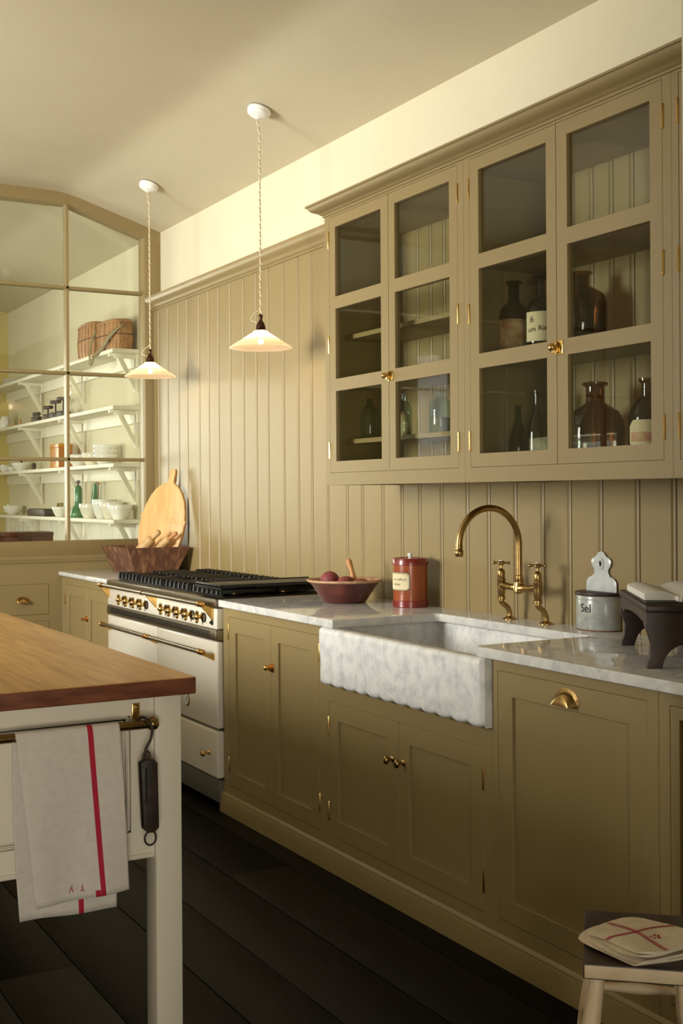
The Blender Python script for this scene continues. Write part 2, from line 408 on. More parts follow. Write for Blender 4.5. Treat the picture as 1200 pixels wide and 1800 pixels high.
def window(name, horiz, a, c, d, e, p):
    """sash window filling a hole; horiz 'y' -> in a wall of constant x = p"""
    def bx(b, u0, u1, w0, w1, t): 
        return b.box(p - t, p + t, u0, u1, w0, w1) if horiz == 'y' else b.box(u0, u1, p - t, p + t, w0, w1)
    f = MB(); m = .05
    bx(f, a, a + m, d, e, .03); bx(f, c - m, c, d, e, .03); bx(f, a, c, d, d + m, .03); bx(f, a, c, e - m, e, .03); bx(f, a, c, (d + e) / 2 - .02, (d + e) / 2 + .02, .028)
    for k in (1, 2):
        u = a + (c - a) * k / 3; bx(f, u - .01, u + .01, d, e, .02)
    o = struct(f.build(name, 'window_paint'), 'painted sash window')
    for i in range(3):
        for j in range(2):
            u0 = a + (c - a) * i / 3; w0 = d + (e - d) * j / 2
            bx(MB(), u0, u0 + (c - a) / 3, w0, w0 + (e - d) / 2, .002).build('pane', 'pane_glass', o)
window('window_1', 'y', 3.75, 5.15, 1.15, 2.75, XL - .30)
window('window_5', 'y', 7.25, 8.35, .95, 1.82, XL - .30)
window('window_2', 'x', 0.0, 1.5, 1.05, 2.55, YF + .02)
window('window_3', 'x', -1.25, -.15, .25, 1.85, YR - .02)

# glazed partition to the pantry
xs_top = None
def rail_z(x): return (3.083 if x <= 2.125 else 3.083 - (x - 2.125) * (.154 / .475))
pb = MB()
poly = [(max(x, XL), z + .006) for x, z in CPX] + [(x, rail_z(x)) for x in (2.71, 2.6, 2.3, 2.125, 1.0, XL)]
pb.prism(poly, 'y', YP, YP + .11)
gp = struct(pb.build('window_4', 'olive', smooth=25), 'glazed partition with olive glazing bars')
MB().box(2.605, XP, YP + .001, YP + .11, 1.0, 2.93).build('post', 'olive', gp, bevel=.003)
MB().box(XL, 2.70, YP - .004, YP + .11, 0.985, 1.076).build('sill_rail', 'olive', gp, bevel=.003)
mx = [2.605, 2.13, 1.655, 1.18, .705, .23, -.245, -.72, -1.195, -1.67, XL]
def bar(b, x0, x1, z0, z1, vert):
    if vert:
        c = (x0 + x1) / 2; b.prism([(c - .010, YP + .03), (c - .007, YP + .022), (c + .007, YP + .022), (c + .010, YP + .03), (c + .010, YP + .075), (c - .010, YP + .075)], 'z', z0, z1)
    else:
        c = (z0 + z1) / 2; b.prism([(YP + .03, c - .010), (YP + .022, c - .007), (YP + .022, c + .007), (YP + .03, c + .010), (YP + .075, c + .010), (YP + .075, c - .010)], 'x', x0, x1)
for x in mx[1:-1]:
    b = MB(); bar(b, x, x, 1.07, rail_z(x) + .01, True); b.build('glazing_bar', 'olive', gp, smooth=0)
for z in (2.587, 2.077, 1.5625):
    b = MB(); bar(b, XL, 2.61, z, z, False); b.build('glazing_bar', 'olive', gp, smooth=0)
b = MB(); bar(b, 2.612, 2.612, 1.07, 2.94, True); b.build('glazing_bar', 'olive', gp, smooth=0)
for i in range(len(mx) - 1):
    x1, x0 = mx[i], mx[i + 1]
    for z0, z1 in ((1.07, 1.5625), (1.5625, 2.077), (2.077, 2.587), (2.587, None)):
        if z1: MB().box(x0, x1, YP + .048, YP + .051, z0, z1).build('pane', 'pane_glass', gp)
        else: MB().prism([(x0, z0), (x1, z0), (x1, rail_z(x1) + .01), (x0, rail_z(x0) + .01)], 'y', YP + .048, YP + .051).build('pane', 'pane_glass', gp)

# ------------------------------------------------------------------ joinery helpers (doors face -x)
def door_x(parent, y0, y1, z0, z1, xf, fr=.063, name='door', top=None, bot=None, panel=True, label=None):
    top = top or fr; bot = bot or fr; g = .0013
    y0 += g; y1 -= g; z0 += g; z1 -= g; b = MB()
    t = .022
    o = [(y0, z0), (y1, z0), (y1, z1), (y0, z1)]; i = [(y0 + fr, z0 + bot), (y1 - fr, z0 + bot), (y1 - fr, z1 - top), (y0 + fr, z1 - top)]
    vs = [(xf, *p) for p in o] + [(xf, *p) for p in i] + [(xf + t, *p) for p in o] + [(xf + t, *p) for p in i]
    fs = []
    for k in range(4):
        n = (k + 1) % 4
        fs += [(k, n, 4 + n, 4 + k), (8 + k, 12 + k, 12 + n, 8 + n), (k, 8 + k, 8 + n, n), (4 + k, 4 + n, 12 + n, 12 + k)]
    b.add(vs, fs); d = b.build(name, 'olive', parent, bevel=.0012, segs=1, smooth=0)
    if label: d['label'] = label
    if panel:
        MB().box(xf + .010, xf + .018, y0 + fr - .005, y1 - fr + .005, z0 + bot - .005, z1 - top + .005).build('panel', 'olive', d, smooth=0)
    return d
def hinge(parent, y, z, xf, h=.062):
    b = MB(); b.lathe([(0, -h / 2 - .004), (.0035, -h / 2 - .002), (.0038, -h / 2), (.0038, h / 2), (.0035, h / 2 + .002), (0, h / 2 + .004)], (xf - .001, y, z), 10)
    return b.build('hinge', 'brass', parent)
def oval_knob(parent, y, z, xf, mt='brass_aged'):
    b = MB(); b.lathe([(.0, 0), (.010, 0), (.010, .003), (.005, .006), (.0045, .016), (.006, .019)], (xf, y, z), 14, (-1, 0, 0))
    b.sphere((xf - .026, y, z), .012, 12, sq=(.8, .85, 1.25))
    return b.build('knob', mt, parent, smooth=50)
def latch(parent, y, z, xf, s=1.0, mt='brass'):
    b = MB(); w_ = .018 * s
    b.box(xf - .003, xf, y - w_, y + w_ * .7, z - w_, z + w_); b.box(xf - .012, xf - .003, y - w_ * .1, y + w_ * .55, z - w_ * .8, z + w_ * .8)
    b.box(xf - .007, xf, y + w_ * .75, y + w_ * 1.25, z - w_ * .7, z + w_ * .7)
    o = b.build('latch', mt, parent, bevel=.0012)
    k = MB(); k.lathe([(.005, 0), (.004, .006), (.009 * s, .011), (.011 * s, .017), (.008 * s, .023), (0, .025)], (xf - .010, y + w_ * .15, z), 14, (-1, 0, 0)).build('latch_knob', mt, parent, smooth=50)
    return o
def cup_pull(parent, c, nrm, mt='brass', w_=.046):
    """half-shell pull; c on the face, nrm outward (unit axis), flat plate with screws"""
    b = MB(); nx, ny = nrm; tx, ty = -ny, nx
    def P(t, d, z): return (c[0] + tx * t + nx * d, c[1] + ty * t + ny * d, c[2] + z)
    n = 14; m = 6; R = w_; rows = []
    # flange arch
    fl_ = [P(R * 1.12 * math.cos(PI * i / n), .002, R * .92 * math.sin(PI * i / n)) for i in range(n + 1)]
    fi_ = [P(R * .86 * math.cos(PI * i / n), .004, R * .70 * math.sin(PI * i / n)) for i in range(n + 1)]
    fb_ = [P(R * 1.12 * math.cos(PI * i / n), 0, R * .92 * math.sin(PI * i / n)) for i in range(n + 1)]
    k = n + 1
    b.add(fb_ + fl_ + fi_, [(i, i + 1, k + i + 1, k + i) for i in range(n)] + [(k + i, k + i + 1, 2 * k + i + 1, 2 * k + i) for i in range(n)])
    sh = []
    for j in range(m + 1):
        ph = (PI / 2) * j / m
        for i in range(n + 1):
            a = PI * i / n
            sh.append(P(R * .86 * math.cos(a) * (1 - .12 * math.sin(ph)), .004 + .024 * math.sin(ph), R * .70 * math.sin(a) * math.cos(ph) ** .8 - .004 * math.sin(ph)))
    b.add(sh, [(j * k + i, j * k + i + 1, (j + 1) * k + i + 1, (j + 1) * k + i) for j in range(m) for i in range(n)])
    for a in (.12, .5, .88):
        p = P(R * 1.0 * math.cos(PI * a), .002, R * .82 * math.sin(PI * a)); b.sphere(p, .003, 6)
    o = b.build('cup_pull', mt, parent, smooth=60)
    return o

def base_frame(parent, y0, y1, zs, opening, xf=XF, depth=.58):
    """carcass with a face frame around one opening (oy0, oy1, oz0, oz1)"""
    a, c, d, e = opening; b = MB(); t = .02
    z0, z1 = zs
    b.box(xf, xf + t, y0, a, z0, z1).box(xf, xf + t, c, y1, z0, z1).box(xf, xf + t, a, c, z0, d).box(xf, xf + t, a, c, e, z1)
    b.box(xf + t, xf + depth - .03, y0 + .001, y0 + .018, z0, z1).box(xf + t, xf + depth - .03, y1 - .018, y1 - .001, z0, z1)
    b.box(xf + depth - .05, xf + depth - .03, y0 + .01, y1 - .01, z0, z1).box(xf + t, xf + depth - .03, y0, y1, z0, z0 + .018)
    return b.build('body', 'olive', parent, smooth=0)

PB = .088   # plinth top
# cabinet between the range and the sink
ca = thing('base_cabinet', 'olive base cabinet with two tall doors and brass latch between range and sink', 'cabinet', (0, 0, 0))
base_frame(ca, 3.806, 4.699, (0, .870), (3.848, 4.642, .122, .832))
d1 = door_x(ca, 4.245, 4.642, .122, .832, XF); d2 = door_x(ca, 3.848, 4.245, .122, .832, XF)
hinge(d1, 4.645, .21, XF); hinge(d1, 4.645, .77, XF); hinge(d2, 3.846, .226, XF); hinge(d2, 3.846, .77, XF)
latch(d2, 4.232, .668, XF, 1.0, 'copper_brass')
# sink cabinet
cs = thing('sink_cabinet', 'low olive cupboard with oval brass knobs under the marble sink', 'cabinet')
b = MB(); t = .02
for (ya, yb, za, zb) in ((2.805, 2.850, 0, .667), (3.775, 3.806, 0, .667), (3.7855, 3.806, .667, .870), (2.85, 3.775, 0, .124), (2.85, 3.775, .604, .668)): b.box(XF, XF + t, ya, yb, za, zb)
b.box(XF + t, 2.63, 2.815, 2.833, 0, .65).box(XF + t, 2.63, 3.786, 3.804, 0, .65).box(2.61, 2.63, 2.82, 3.8, 0, .65).box(XF + t, 2.62, 2.82, 3.8, .62, .64).box(XF + t, 2.62, 2.82, 3.8, 0, .10)
b.build('body', 'olive', cs, smooth=0)
d1 = door_x(cs, 3.312, 3.775, .124, .604, XF); d2 = door_x(cs, 2.850, 3.312, .124, .604, XF)
hinge(d1, 3.778, .516, XF); hinge(d1, 3.778, .212, XF); hinge(d2, 2.848, .514, XF); hinge(d2, 2.848, .215, XF)
oval_knob(d1, 3.345, .477, XF); oval_knob(d2, 3.280, .477, XF)
# dishwasher front and the next cabinet
cb = thing('dishwasher_cabinet', 'olive cabinet with one wide panelled door and brass cup pull right of the sink', 'cabinet')
base_frame(cb, 2.142, 2.804, (0, .870), (2.180, 2.778, .128, .838))
d1 = door_x(cb, 2.180, 2.778, .128, .838, XF, fr=.064, top=.068)
cup_pull(d1, (XF, 2.475, .786), (-1, 0), 'brass_aged', .046)
cc = thing('corner_base_cabinet', 'narrow olive cabinet squeezed against the wall pier by the stool', 'cabinet')
base_frame(cc, 1.955, 2.140, (0, .870), (1.985, 2.105, .128, .838))
door_x(cc, 1.985, 2.105, .128, .838, XF, fr=.03)
# cabinet left of the range
cd = thing('base_cabinet', 'olive two-door cabinet between the range and the drawer unit', 'cabinet')
base_frame(cd, 6.125, 7.036, (0, .870), (6.176, 6.977, .122, .828))
d1 = door_x(cd, 6.575, 6.977, .122, .828, XF); d2 = door_x(cd, 6.176, 6.575, .122, .828, XF)
hinge(d1, 6.98, .74, XF); hinge(d1, 6.98, .2, XF); hinge(d2, 6.174, .2, XF)
latch(d2, 6.562, .655, XF, .9, 'copper_brass')
# plinth
pp = [(-.02, 0), (.012, 0), (.012, .068), (.009, .074), (.010, .078), (.007, .083), (.002, .088), (-.02, .088)]
struct(MB().sweep([(2.30, 4.708), (XF, 4.708), (XF, 1.955)], [(-o, z) if False else (o, z) for o, z in pp]).build('baseboard_right', 'olive', smooth=40), 'olive moulded plinth below the base cabinets')
# drawer unit under the partition
du = thing('drawer_unit', 'olive drawer unit with copper cup pulls below the glazed partition', 'cabinet')
b = MB(); zt = .985
rows = [(.648, .828), (.40, .610), (.13, .365)]
cols = [(1.05, 1.999), (.03, .98), (-1.0, -.04)]
xs = [XL + .01, -1.0, -.04, .03, .98, 1.05, 1.999, XF + .0]
for x0, x1 in zip(xs[::2], xs[1::2]): b.box(x0, x1, YP - .002, YP + .02, 0, zt)
for x0, x1 in cols:
    b.box(x0, x1, YP - .002, YP + .02, .828, zt); b.box(x0, x1, YP - .002, YP + .02, .610, .648); b.box(x0, x1, YP - .002, YP + .02, .365, .40); b.box(x0, x1, YP - .002, YP + .02, 0, .13)
b.box(XL + .01, 2.05, YP + .08, YP + .56, 0, 1.04).box(XL + .01, 2.50, YP + .02, YP + .58, 1.02, 1.045)
b.build('body', 'olive', du, smooth=0)
MB().sweep([(2.655, YP - .002), (XL + .01, YP - .002)], [(-.01, .955), (-.004, .955), (-.004, .955), (-.009, .960), (-.009, .964), (-.014, .970), (-.014, .980), (-.006, .988), (.0, .992), (.01, .992)][::1]).build('moulding', 'olive', du, smooth=40)
MB().box(2.0805, 2.655, YP - .002, YP + .02, .86, .99).build('upstand', 'olive', du)
for x0, x1 in cols:
    for z0, z1 in rows:
        dr = MB().box(x0 + .0015, x1 - .0015, YP - .002, YP + .02, z0 + .0015, z1 - .0015).build('drawer', 'olive', du, bevel=.0012, segs=1, smooth=0)
        for xx in (x1 - .155, x0 + .155): cup_pull(dr, (xx, YP - .002, (z0 + z1) / 2 - .014), (0, -1), 'brass_aged', .038)

# ------------------------------------------------------------------ marble worktops and sink
def slab(name, poly, parent=None):
    b = MB().prism(poly, 'z', .870, ZT); o = b.build(name, 'marble_top', parent, smooth=0)
    me = o.data; bm = bmesh.new(); bm.from_mesh(me)
    ed = [e for e in bm.edges if abs(e.verts[0].co.z - e.verts[1].co.z) < 1e-4]
    ed = [e for e in ed if not all(v.co.x > 2.655 for v in e.verts)]
    bmesh.ops.bevel(bm, geom=ed, offset=.0135, segments=5, affect='EDGES', profile=.5, clamp_overlap=True)
    bm.to_mesh(me); bm.free(); me.shade_smooth(); me.set_sharp_from_angle(angle=math.radians(40)); return o
SY0, SY1, SXB = 2.862, 3.705, 2.505
def corner(cx, cy, r, a0, a1): return arc(cx, cy, r, a0, a1, 6)
poly = [(2.056, 1.956), (2.66, 1.956), (2.66, 4.694), (2.056, 4.694), (2.056, SY1 + .004)]
poly += corner(2.056 + .004, SY1 + .004, .004, PI, 1.5 * PI)[1:]
poly += corner(SXB - .03, SY1 - .03, .03, PI / 2, 0) + corner(SXB - .03, SY0 + .03, .03, 0, -PI / 2)
poly += corner(2.056 + .025, SY0 - .025, .025, PI / 2, PI)
wt = tag(slab('worktop', poly), 'white marble worktop notched around the sink with rounded nosing', 'worktop')
wl = tag(slab('worktop', [(2.056, 6.125), (2.66, 6.125), (2.66, 7.036), (2.056, 7.036)]), 'short white marble worktop left of the range holding the wooden trough', 'worktop')

def make_sink():
    b = MB(); y0, y1, z0, z1, xf, xb = 2.806, 3.785, .668, .870, 2.040, 2.56
    n = 12; ny, nz = 168, 26
    def fx(y, z):
        u = (y - y0) / (y1 - y0); v = (z - z0) / (z1 - z0)
        ph = (u * n) % 1.0
        f = max(0.0, math.sin(PI * ph)) ** .8                        # scalloped flutes
        arch = .62 + .10 * math.sin(PI * ph)
        k = 1.0 if v < arch - .18 else max(0.0, (arch - v) / .18) if v < arch else 0.0
        k = k * k * (3 - 2 * k) if 0 < k < 1 else k
        d = .0085 * (1 - f) * k + .0 
        e = .016                                                     # rounded arrises
        for q in (y - y0, y1 - y, z - z0, z1 - z):
            if q < e: d += e - math.sqrt(max(0, e * e - (e - q) ** 2))
        return xf + d
    vs = []
    for j in range(nz + 1):
        for i in range(ny + 1):
            y = y0 + (y1 - y0) * i / ny; z = z0 + (z1 - z0) * (1 - math.cos(PI * j / nz)) / 2
            ph = ((y - y0) / (y1 - y0) * n) % 1.0
            zz = z + (.007 * (1 - math.sin(PI * ph)) * (1 - j / 8) if j < 8 else 0)
            vs.append((fx(y, z), y, zz))
    fs = [(j * (ny + 1) + i, j * (ny + 1) + i + 1, (j + 1) * (ny + 1) + i + 1, (j + 1) * (ny + 1) + i) for j in range(nz) for i in range(ny)]
    b.add(vs, fs)
    # sides, bottom, back, rims and bowl
    xs0 = xf + .016; e = .03
    b.add([(xs0, y0, z0), (xb, y0, z0), (xb, y0, z1), (xs0, y0, z1)], [(0, 1, 2, 3)]); b.add([(xs0, y1, z0), (xb, y1, z0), (xb, y1, z1), (xs0, y1, z1)], [(3, 2, 1, 0)])
    b.add([(xs0, y0, z0 + .004), (xb, y0, z0 + .004), (xb, y1, z0 + .004), (xs0, y1, z0 + .004)], [(0, 1, 2, 3)])
    b.add([(xb, y0, z0), (xb, y1, z0), (xb, y1, z1), (xb, y0, z1)], [(0, 1, 2, 3)])
    ix0, ix1, iy0, iy1, iz = xf + .052, xb - .035, y0 + .045, y1 - .045, z0 + .045
    def ring(x0, x1, ya, yb, r, z):
        p = []
        for cx, cy, a in ((x1 - r, yb - r, 0), (x0 + r, yb - r, PI / 2), (x0 + r, ya + r, PI), (x1 - r, ya + r, 1.5 * PI)): p += [(q[0], q[1], z) for q in arc(cx, cy, r, a, a + PI / 2, 5)]
        return p
    rings = [ring(xs0, xb, y0, y1, .002, z1), ring(ix0 - .010, ix1 + .010, iy0 - .010, iy1 + .010, .035, z1), ring(ix0 - .003, ix1 + .003, iy0 - .003, iy1 + .003, .03, z1 - .003), ring(ix0, ix1, iy0, iy1, .03, z1 - .012),
             ring(ix0 + .006, ix1 - .006, iy0 + .006, iy1 - .006, .035, iz + .03), ring(ix0 + .016, ix1 - .016, iy0 + .016, iy1 - .016, .04, iz + .006), ring(ix0 + .05, ix1 - .05, iy0 + .05, iy1 - .05, .05, iz)]
    k = len(rings[0]); vs = [v for r in rings for v in r]; fs = []
    for j in range(len(rings) - 1): fs += [(j * k + i, j * k + (i + 1) % k, (j + 1) * k + (i + 1) % k, (j + 1) * k + i) for i in range(k)]
    fs.append(tuple(range((len(rings) - 1) * k, len(rings) * k)))
    b.add(vs, fs)
    o = b.build('butler_sink', 'marble_sink', smooth=55); return o
tag(make_sink(), 'carved grey-veined marble farmhouse sink with fluted scalloped front', 'sink')

# ------------------------------------------------------------------ glazed wall cabinets
PZ = [(1.472, 1.748), (1.796, 2.072), (2.120, 2.394)]
def glazed_door(parent, y0, y1):
    z0, z1 = 1.427, 2.438; g = .0013; t = .022; fr = .052
    b = MB(); xf = XU
    ya, yb = y0 + g, y1 - g; za, zb = z0 + g, z1 - g
    ia, ib = ya + .030 if False else y0 + .032, y1 - .032
    # stiles and rails, one ring with three openings
    zs = [za, 1.472, 1.748, 1.796, 2.072, 2.120, 2.394, zb]
    yl, yr = PANE_Y[(y0, y1)]
    b.box(xf, xf + t, ya, yl, za, zb).box(xf, xf + t, yr, yb, za, zb)
    for q in (0, 2, 4, 6): b.box(xf, xf + t, yl, yr, zs[q], zs[q + 1])
    d = b.build('door', 'olive', parent, smooth=0)
    for p0, p1 in PZ:
        MB().box(xf + .010, xf + .013, yl - .004, yr + .004, p0 - .004, p1 + .004).build('pane', 'pane_glass', d, smooth=0)
    return d
PANE_Y = {(3.742, 4.186): (3.795, 4.138), (3.304, 3.742): (3.352, 3.698), (2.797, 3.236): (2.843, 3.186), (2.361, 2.797): (2.408, 2.748)}
def wall_cabinet(label, y0, y1, doors, shelves, xs=2.40):
    t = thing('wall_cabinet', label, 'cabinet')
    b = MB(); z0, z1 = 1.379, 2.470
    oy0, oy1 = doors[0][0], doors[-1][1]
    b.box(XU, XU + .022, y0 + .0005, oy0, z0, z1).box(XU, XU + .022, oy1, y1 - .0005, z0, z1).box(XU, XU + .022, oy0, oy1, z0, 1.427).box(XU, XU + .022, oy0, oy1, 2.438, z1)
    b.box(XU + .022, XB - .001, y0 + .0005, y0 + .018, z0, z1).box(XU + .022, XB - .001, y1 - .018, y1 - .0005, z0, z1)
    b.box(XU + .022, XB - .001, y0 + .018, y1 - .018, z0 + .012, 1.432).box(XU + .022, XB - .001, y0 + .018, y1 - .018, 2.40, z1)
    bd = b.build('body', 'olive', t, smooth=0)
    y = y0 + .018
    while y < y1 - .02:
        ye = min(y + .094, y1 - .018); tg(bd, y, ye, 1.43, 2.402, XB - .016, XB - .002, 'olive', 'back_board'); y = ye
    for z in shelves:
        MB().box(xs, XB - .016, y0 + .019, y1 - .019, z - .018, z).build('shelf', 'olive', t, bevel=.001, segs=1, smooth=0)
    out = []
    for d in doors[::-1]: out.append(glazed_door(t, *d))
    return t, out
u1, dd = wall_cabinet('olive glazed wall cabinet holding three clear bottles, beside the pendant lamps', 3.268, 4.222, [(3.304, 3.742), (3.742, 4.186)], [1.561, 1.78, 1.977])
for z in (1.516, 1.934, 2.35): hinge(dd[0], 4.189, z, XU)
for z in (1.514, 1.941, 2.342): hinge(dd[1], 3.302, z, XU)
latch(dd[1], 3.732, 1.772, XU, 1.0)
u2, dd = wall_cabinet('olive glazed wall cabinet holding amber and green bottles above the faucet', 2.328, 3.268, [(2.361, 2.797), (2.797, 3.236)], [1.785, 2.105])
for z in (1.515, 1.931, 2.345): hinge(dd[0], 3.238, z, XU)
for z in (1.516, 1.951, 2.339): hinge(dd[1], 2.359, z, XU)
latch(dd[1], 2.788, 1.772, XU, 1.15)
u3 = thing('wall_cabinet', 'narrow end of olive wall cabinet against the cream pier', 'cabinet')
b = MB(); b.box(XU, XU + .022, 2.303, 2.3275, 1.379, 2.47).box(XU, XU + .022, 1.955, 2.303, 1.379, 1.427).box(XU, XU + .022, 1.955, 2.303, 2.438, 2.47).box(XU, XU + .022, 1.955, 1.975, 1.427, 2.438).box(XU + .022, XB - .001, 2.31, 2.3275, 1.379, 2.47).box(XU + .022, XB - .001, 1.955, 2.31, 1.39, 1.43).box(XU + .022, XB - .001, 1.955, 2.31, 2.44, 2.47).box(XB - .02, XB - .001, 1.955, 2.31, 1.43, 2.44)
b.build('body', 'olive', u3, smooth=0)
PANE_Y[(1.975, 2.302)] = (2.02, 2.256)
d3 = glazed_door(u3, 1.975, 2.302)
for z in (1.516, 1.951, 2.339): hinge(d3, 2.304, z, XU)
co = MB().sweep([(XB, 4.222), (XU, 4.222), (XU, 1.955)], [(-.03, 2.446), (.006, 2.446), (.006, 2.4535), (.011, 2.4545), (.015, 2.4585), (.021, 2.463), (.033, 2.467), (.043, 2.473), (.049, 2.481), (.052, 2.488), (.058, 2.489), (.058, 2.496), (-.03, 2.496)])
tag(co.build('cornice', 'olive', smooth=50), 'deep olive cornice moulding crowning the glazed wall cabinets', 'cornice')

# ------------------------------------------------------------------ range cooker
rg = thing('range_cooker', 'cream enamel range cooker with brass rails, knobs and black cast iron hob', 'range cooker')
RX = 2.05; R0, R1 = 4.702, 6.122
b = MB(); b.box(RX + .03, 2.645, R0 + .002, R1 - .002, .13, .862); b.build('body', 'steel_dark', rg)
MB().box(RX - .006, 2.648, R0, R1, .862, .902).build('hob_top', 'steel', rg, bevel=.004)
MB().box(RX, RX + .04, R0, R1, .772, .861).build('control_panel', 'enamel_white', rg, bevel=.006, segs=3)
vt = MB().box(RX - .006, RX + .04, R0, R1, .724, .771).build('vent_trim', 'steel', rg, bevel=.006)
h = MB()
for r_ in range(3):
    for i in range(84):
        y = R0 + .06 + i * .0155 + (.007 if r_ % 2 else 0); h.box(RX - .0075, RX - .005, y, y + .008, .738 + r_ * .009, .744 + r_ * .009)
h.build('vent_holes', 'dark_void', vt)['kind'] = 'stuff'
for (a, c) in ((R0, 5.408), (5.416, R1)):
    dr = MB().box(RX, RX + .035, a, c, .350, .720).build('oven_door', 'enamel_white', rg, bevel=.010, segs=4)
    w_ = MB().box(RX, RX + .035, a, c, .140, .340).build('drawer', 'enamel_white', rg, bevel=.008, segs=4)
    for yk in ([a + .085] if a < 5 else [c - .085]):
        MB().lathe([(.010, 0), (.010, .002), (.006, .004), (.005, .016), (.012, .022), (.015, .029), (.012, .036), (0, .039)], (RX, yk, .238), 16, (-1, 0, 0)).build('knob', 'brass', w_, smooth=50)
    if a < 5:
        bd = MB(); yc = 5.030
        bd.lathe([(.027, 0), (.027, .004), (.023, .005), (.023, .0045), (0, .0045)], (RX, yc, .432), 24, (-1, 0, 0), seg_m=[0, 0, 1, 1])
        bd.build('maker_badge', ['brass_aged', 'ceramic_white'], dr)
        k = MB()
        for z in (.441, .434, .427, .421): k.box(RX - .0052, RX - .0046, yc - .012 + abs(z - .432) * .4, yc + .012 - abs(z - .432) * .4, z, z + .003)
        k.build('badge_print', 'book_cover', dr)
MB().box(RX + .012, 2.6, R0 + .008, R1 - .008, .035, .132).build('kick', 'kick_grey', rg, bevel=.003)
for y in (R0 + .05, R1 - .05):
    for x in (2.14, 2.58): MB().lathe([(.018, 0), (.018, .035)], (x, y, 0), 12).build('foot', 'steel_dark', rg)
# rails
def rail(z, ya, yb, mids, xr=1.998):
    b = MB(); b.lathe([(.0095, 0), (.0095, yb - ya)], (xr, ya, z), 16, (0, 1, 0)); r = b.build('rail', 'steel', rg, smooth=50)
    for y, s in ((ya, 1), (yb, -1)):
        MB().lathe([(0, -.012), (.009, -.011), (.0125, -.005), (.0125, .002), (.0105, .004), (.0125, .008), (.0125, .040), (.0105, .044), (.012, .048), (.0098, .052)], (xr, y, z), 16, (0, s, 0)).build('end_cap', 'copper_brass', r, smooth=40)
    for y in mids:
        for s in (1, -1): MB().lathe([(.0125, .001), (.0125, .02), (.0105, .024), (.0125, .028), (.0125, .036), (.0098, .04)], (xr, y, z), 16, (0, s, 0)).build('collar', 'copper_brass', r, smooth=40)
    return r
ru = rail(.880, R0 + .035, R1 - .03, [])
k = MB(); k.lathe([(.0115, -.008), (.013, 0), (.0115, .008)], (1.998, 5.46, .88), 16, (0, 1, 0)).build('collar', 'copper_brass', ru)
for y in (R0 + .028, 5.40, R1 - .035):
    br = MB().prism([(1.995, .870), (2.005, .878), (RX, .862), (RX, .812), (RX - .006, .812)], 'y', y, y + .011).build('bracket', 'brass', rg, smooth=0)
ro = rail(.677, R0 + .03, R1 - .05, [5.405])
for y in (R0 + .02, 5.40, R1 - .05):
    MB().prism([(1.990, .668), (2.0, .672), (RX, .668), (RX, .640), (RX - .004, .640)], 'y', y, y + .011).build('bracket', 'brass', rg, smooth=0)
# knobs on the panel
for i, y in enumerate((5.872, 5.768, 5.662, 5.556, 5.285, 5.184, 5.080, 4.979, 4.850)):
    b = MB(); b.lathe([(.019, 0), (.019, .003), (.009, .004), (.008, .014), (.012, .018), (.0145, .026), (.012, .034), (.005, .037), (.006, .042), (.0, .045)], (RX, y, .816), 18, (-1, 0, 0))
    for s in (1, -1): b.tube([(RX - .027, y, .816 + s * .010), (RX - .027, y, .816 + s * .019), (RX - .027, y, .816 + s * .027)], [.006, .0095, .004], 10)
    kn = b.build('knob', 'brass', rg, smooth=50)
    MB().lathe([(.021, 0), (.021, .010), (.017, .012)], (RX + .004, y - .020, .814), 16, (-1, 0, 0)).build('bezel', 'cast_iron', kn)
    MB().box(RX - .0006, RX, y - .042, y - .038, .79, .794).build('tick', 'ink', kn)
b = MB(); b.lathe([(.012, 0), (.012, .004), (.006, .006), (.006, .012), (0, .013)], (RX, 4.745, .800), 14, (-1, 0, 0)).build('switch', 'steel_dark', rg)
MB().lathe([(.006, 0), (.005, .004), (0, .005)], (RX, 4.752, .826), 10, (-1, 0, 0)).build('lamp', 'steel_dark', rg)
# hob: well, burners, cast iron grates, griddle
MB().box(RX + .05, 2.61, R0 + .04, R1 - .04, .902, .906).build('hob_well', 'steel_dark', rg)
def burner(x, y, r=.045):
    b = MB(); b.lathe([(r + .012, 0), (r + .012, .006), (r, .010), (r, .018), (r - .008, .021)], (x, y, .906), 20, seg_m=[0, 0, 1, 1]); b.lathe([(r - .004, .018), (r - .004, .025), (r - .012, .028), (0, .028)], (x, y, .906), 20, m=2)
    return b.build('burner', ['brass_aged', 'brass', 'cast_iron'], rg, smooth=40)
mods = [(5.76, 6.075), (5.425, 5.74), (5.09, 5.405), (4.755, 5.07)]
for i, (a, c) in enumerate(mods):
    g = MB(); xa, xb = RX + .045, 2.60; zg, zt_ = .928, .944
    g.box(xa, xa + .014, a, c, .908, zg + .006).box(xb - .014, xb, a, c, .918, zg + .006).box(xa, xb, a, a + .012, .918, zg + .006).box(xa, xb, c - .012, c, .918, zg + .006)
    g.box(xa + .26, xa + .272, a, c, .918, zg + .006)
    for k in range(6):
        y = a + .022 + k * (c - a - .056) / 5
        for s0, s1 in ((xa - .012, xa + .085), (xa + .17, xa + .36), (xb - .085, xb + .008)):
            g.prism([(s0, .912), (s0 + .006, zt_), (s1 - .006, zt_), (s1, .920)], 'y', y, y + .011)
    for yy in (a + (c - a) * .33, a + (c - a) * .66): g.box(xa, xb, yy - .005, yy + .005, .924, zt_ - .004)
    g.build('grate', 'cast_iron', rg, bevel=.0012, segs=1)
    burner(xa + .13, (a + c) / 2); burner(xb - .13, (a + c) / 2)
gx = MB(); gx.box(2.062, 2.625, 4.690, 4.962, .949, .957)
for q in (4.690, 4.950): gx.box(2.075, 2.625, q, q + .012, .957, .961)
gx.box(2.062, 2.074, 4.690, 4.962, .938, .961)
for x in (2.12, 2.56):
    for y in (4.77, 4.93): gx.box(x, x + .03, y, y + .02, .940, .95)
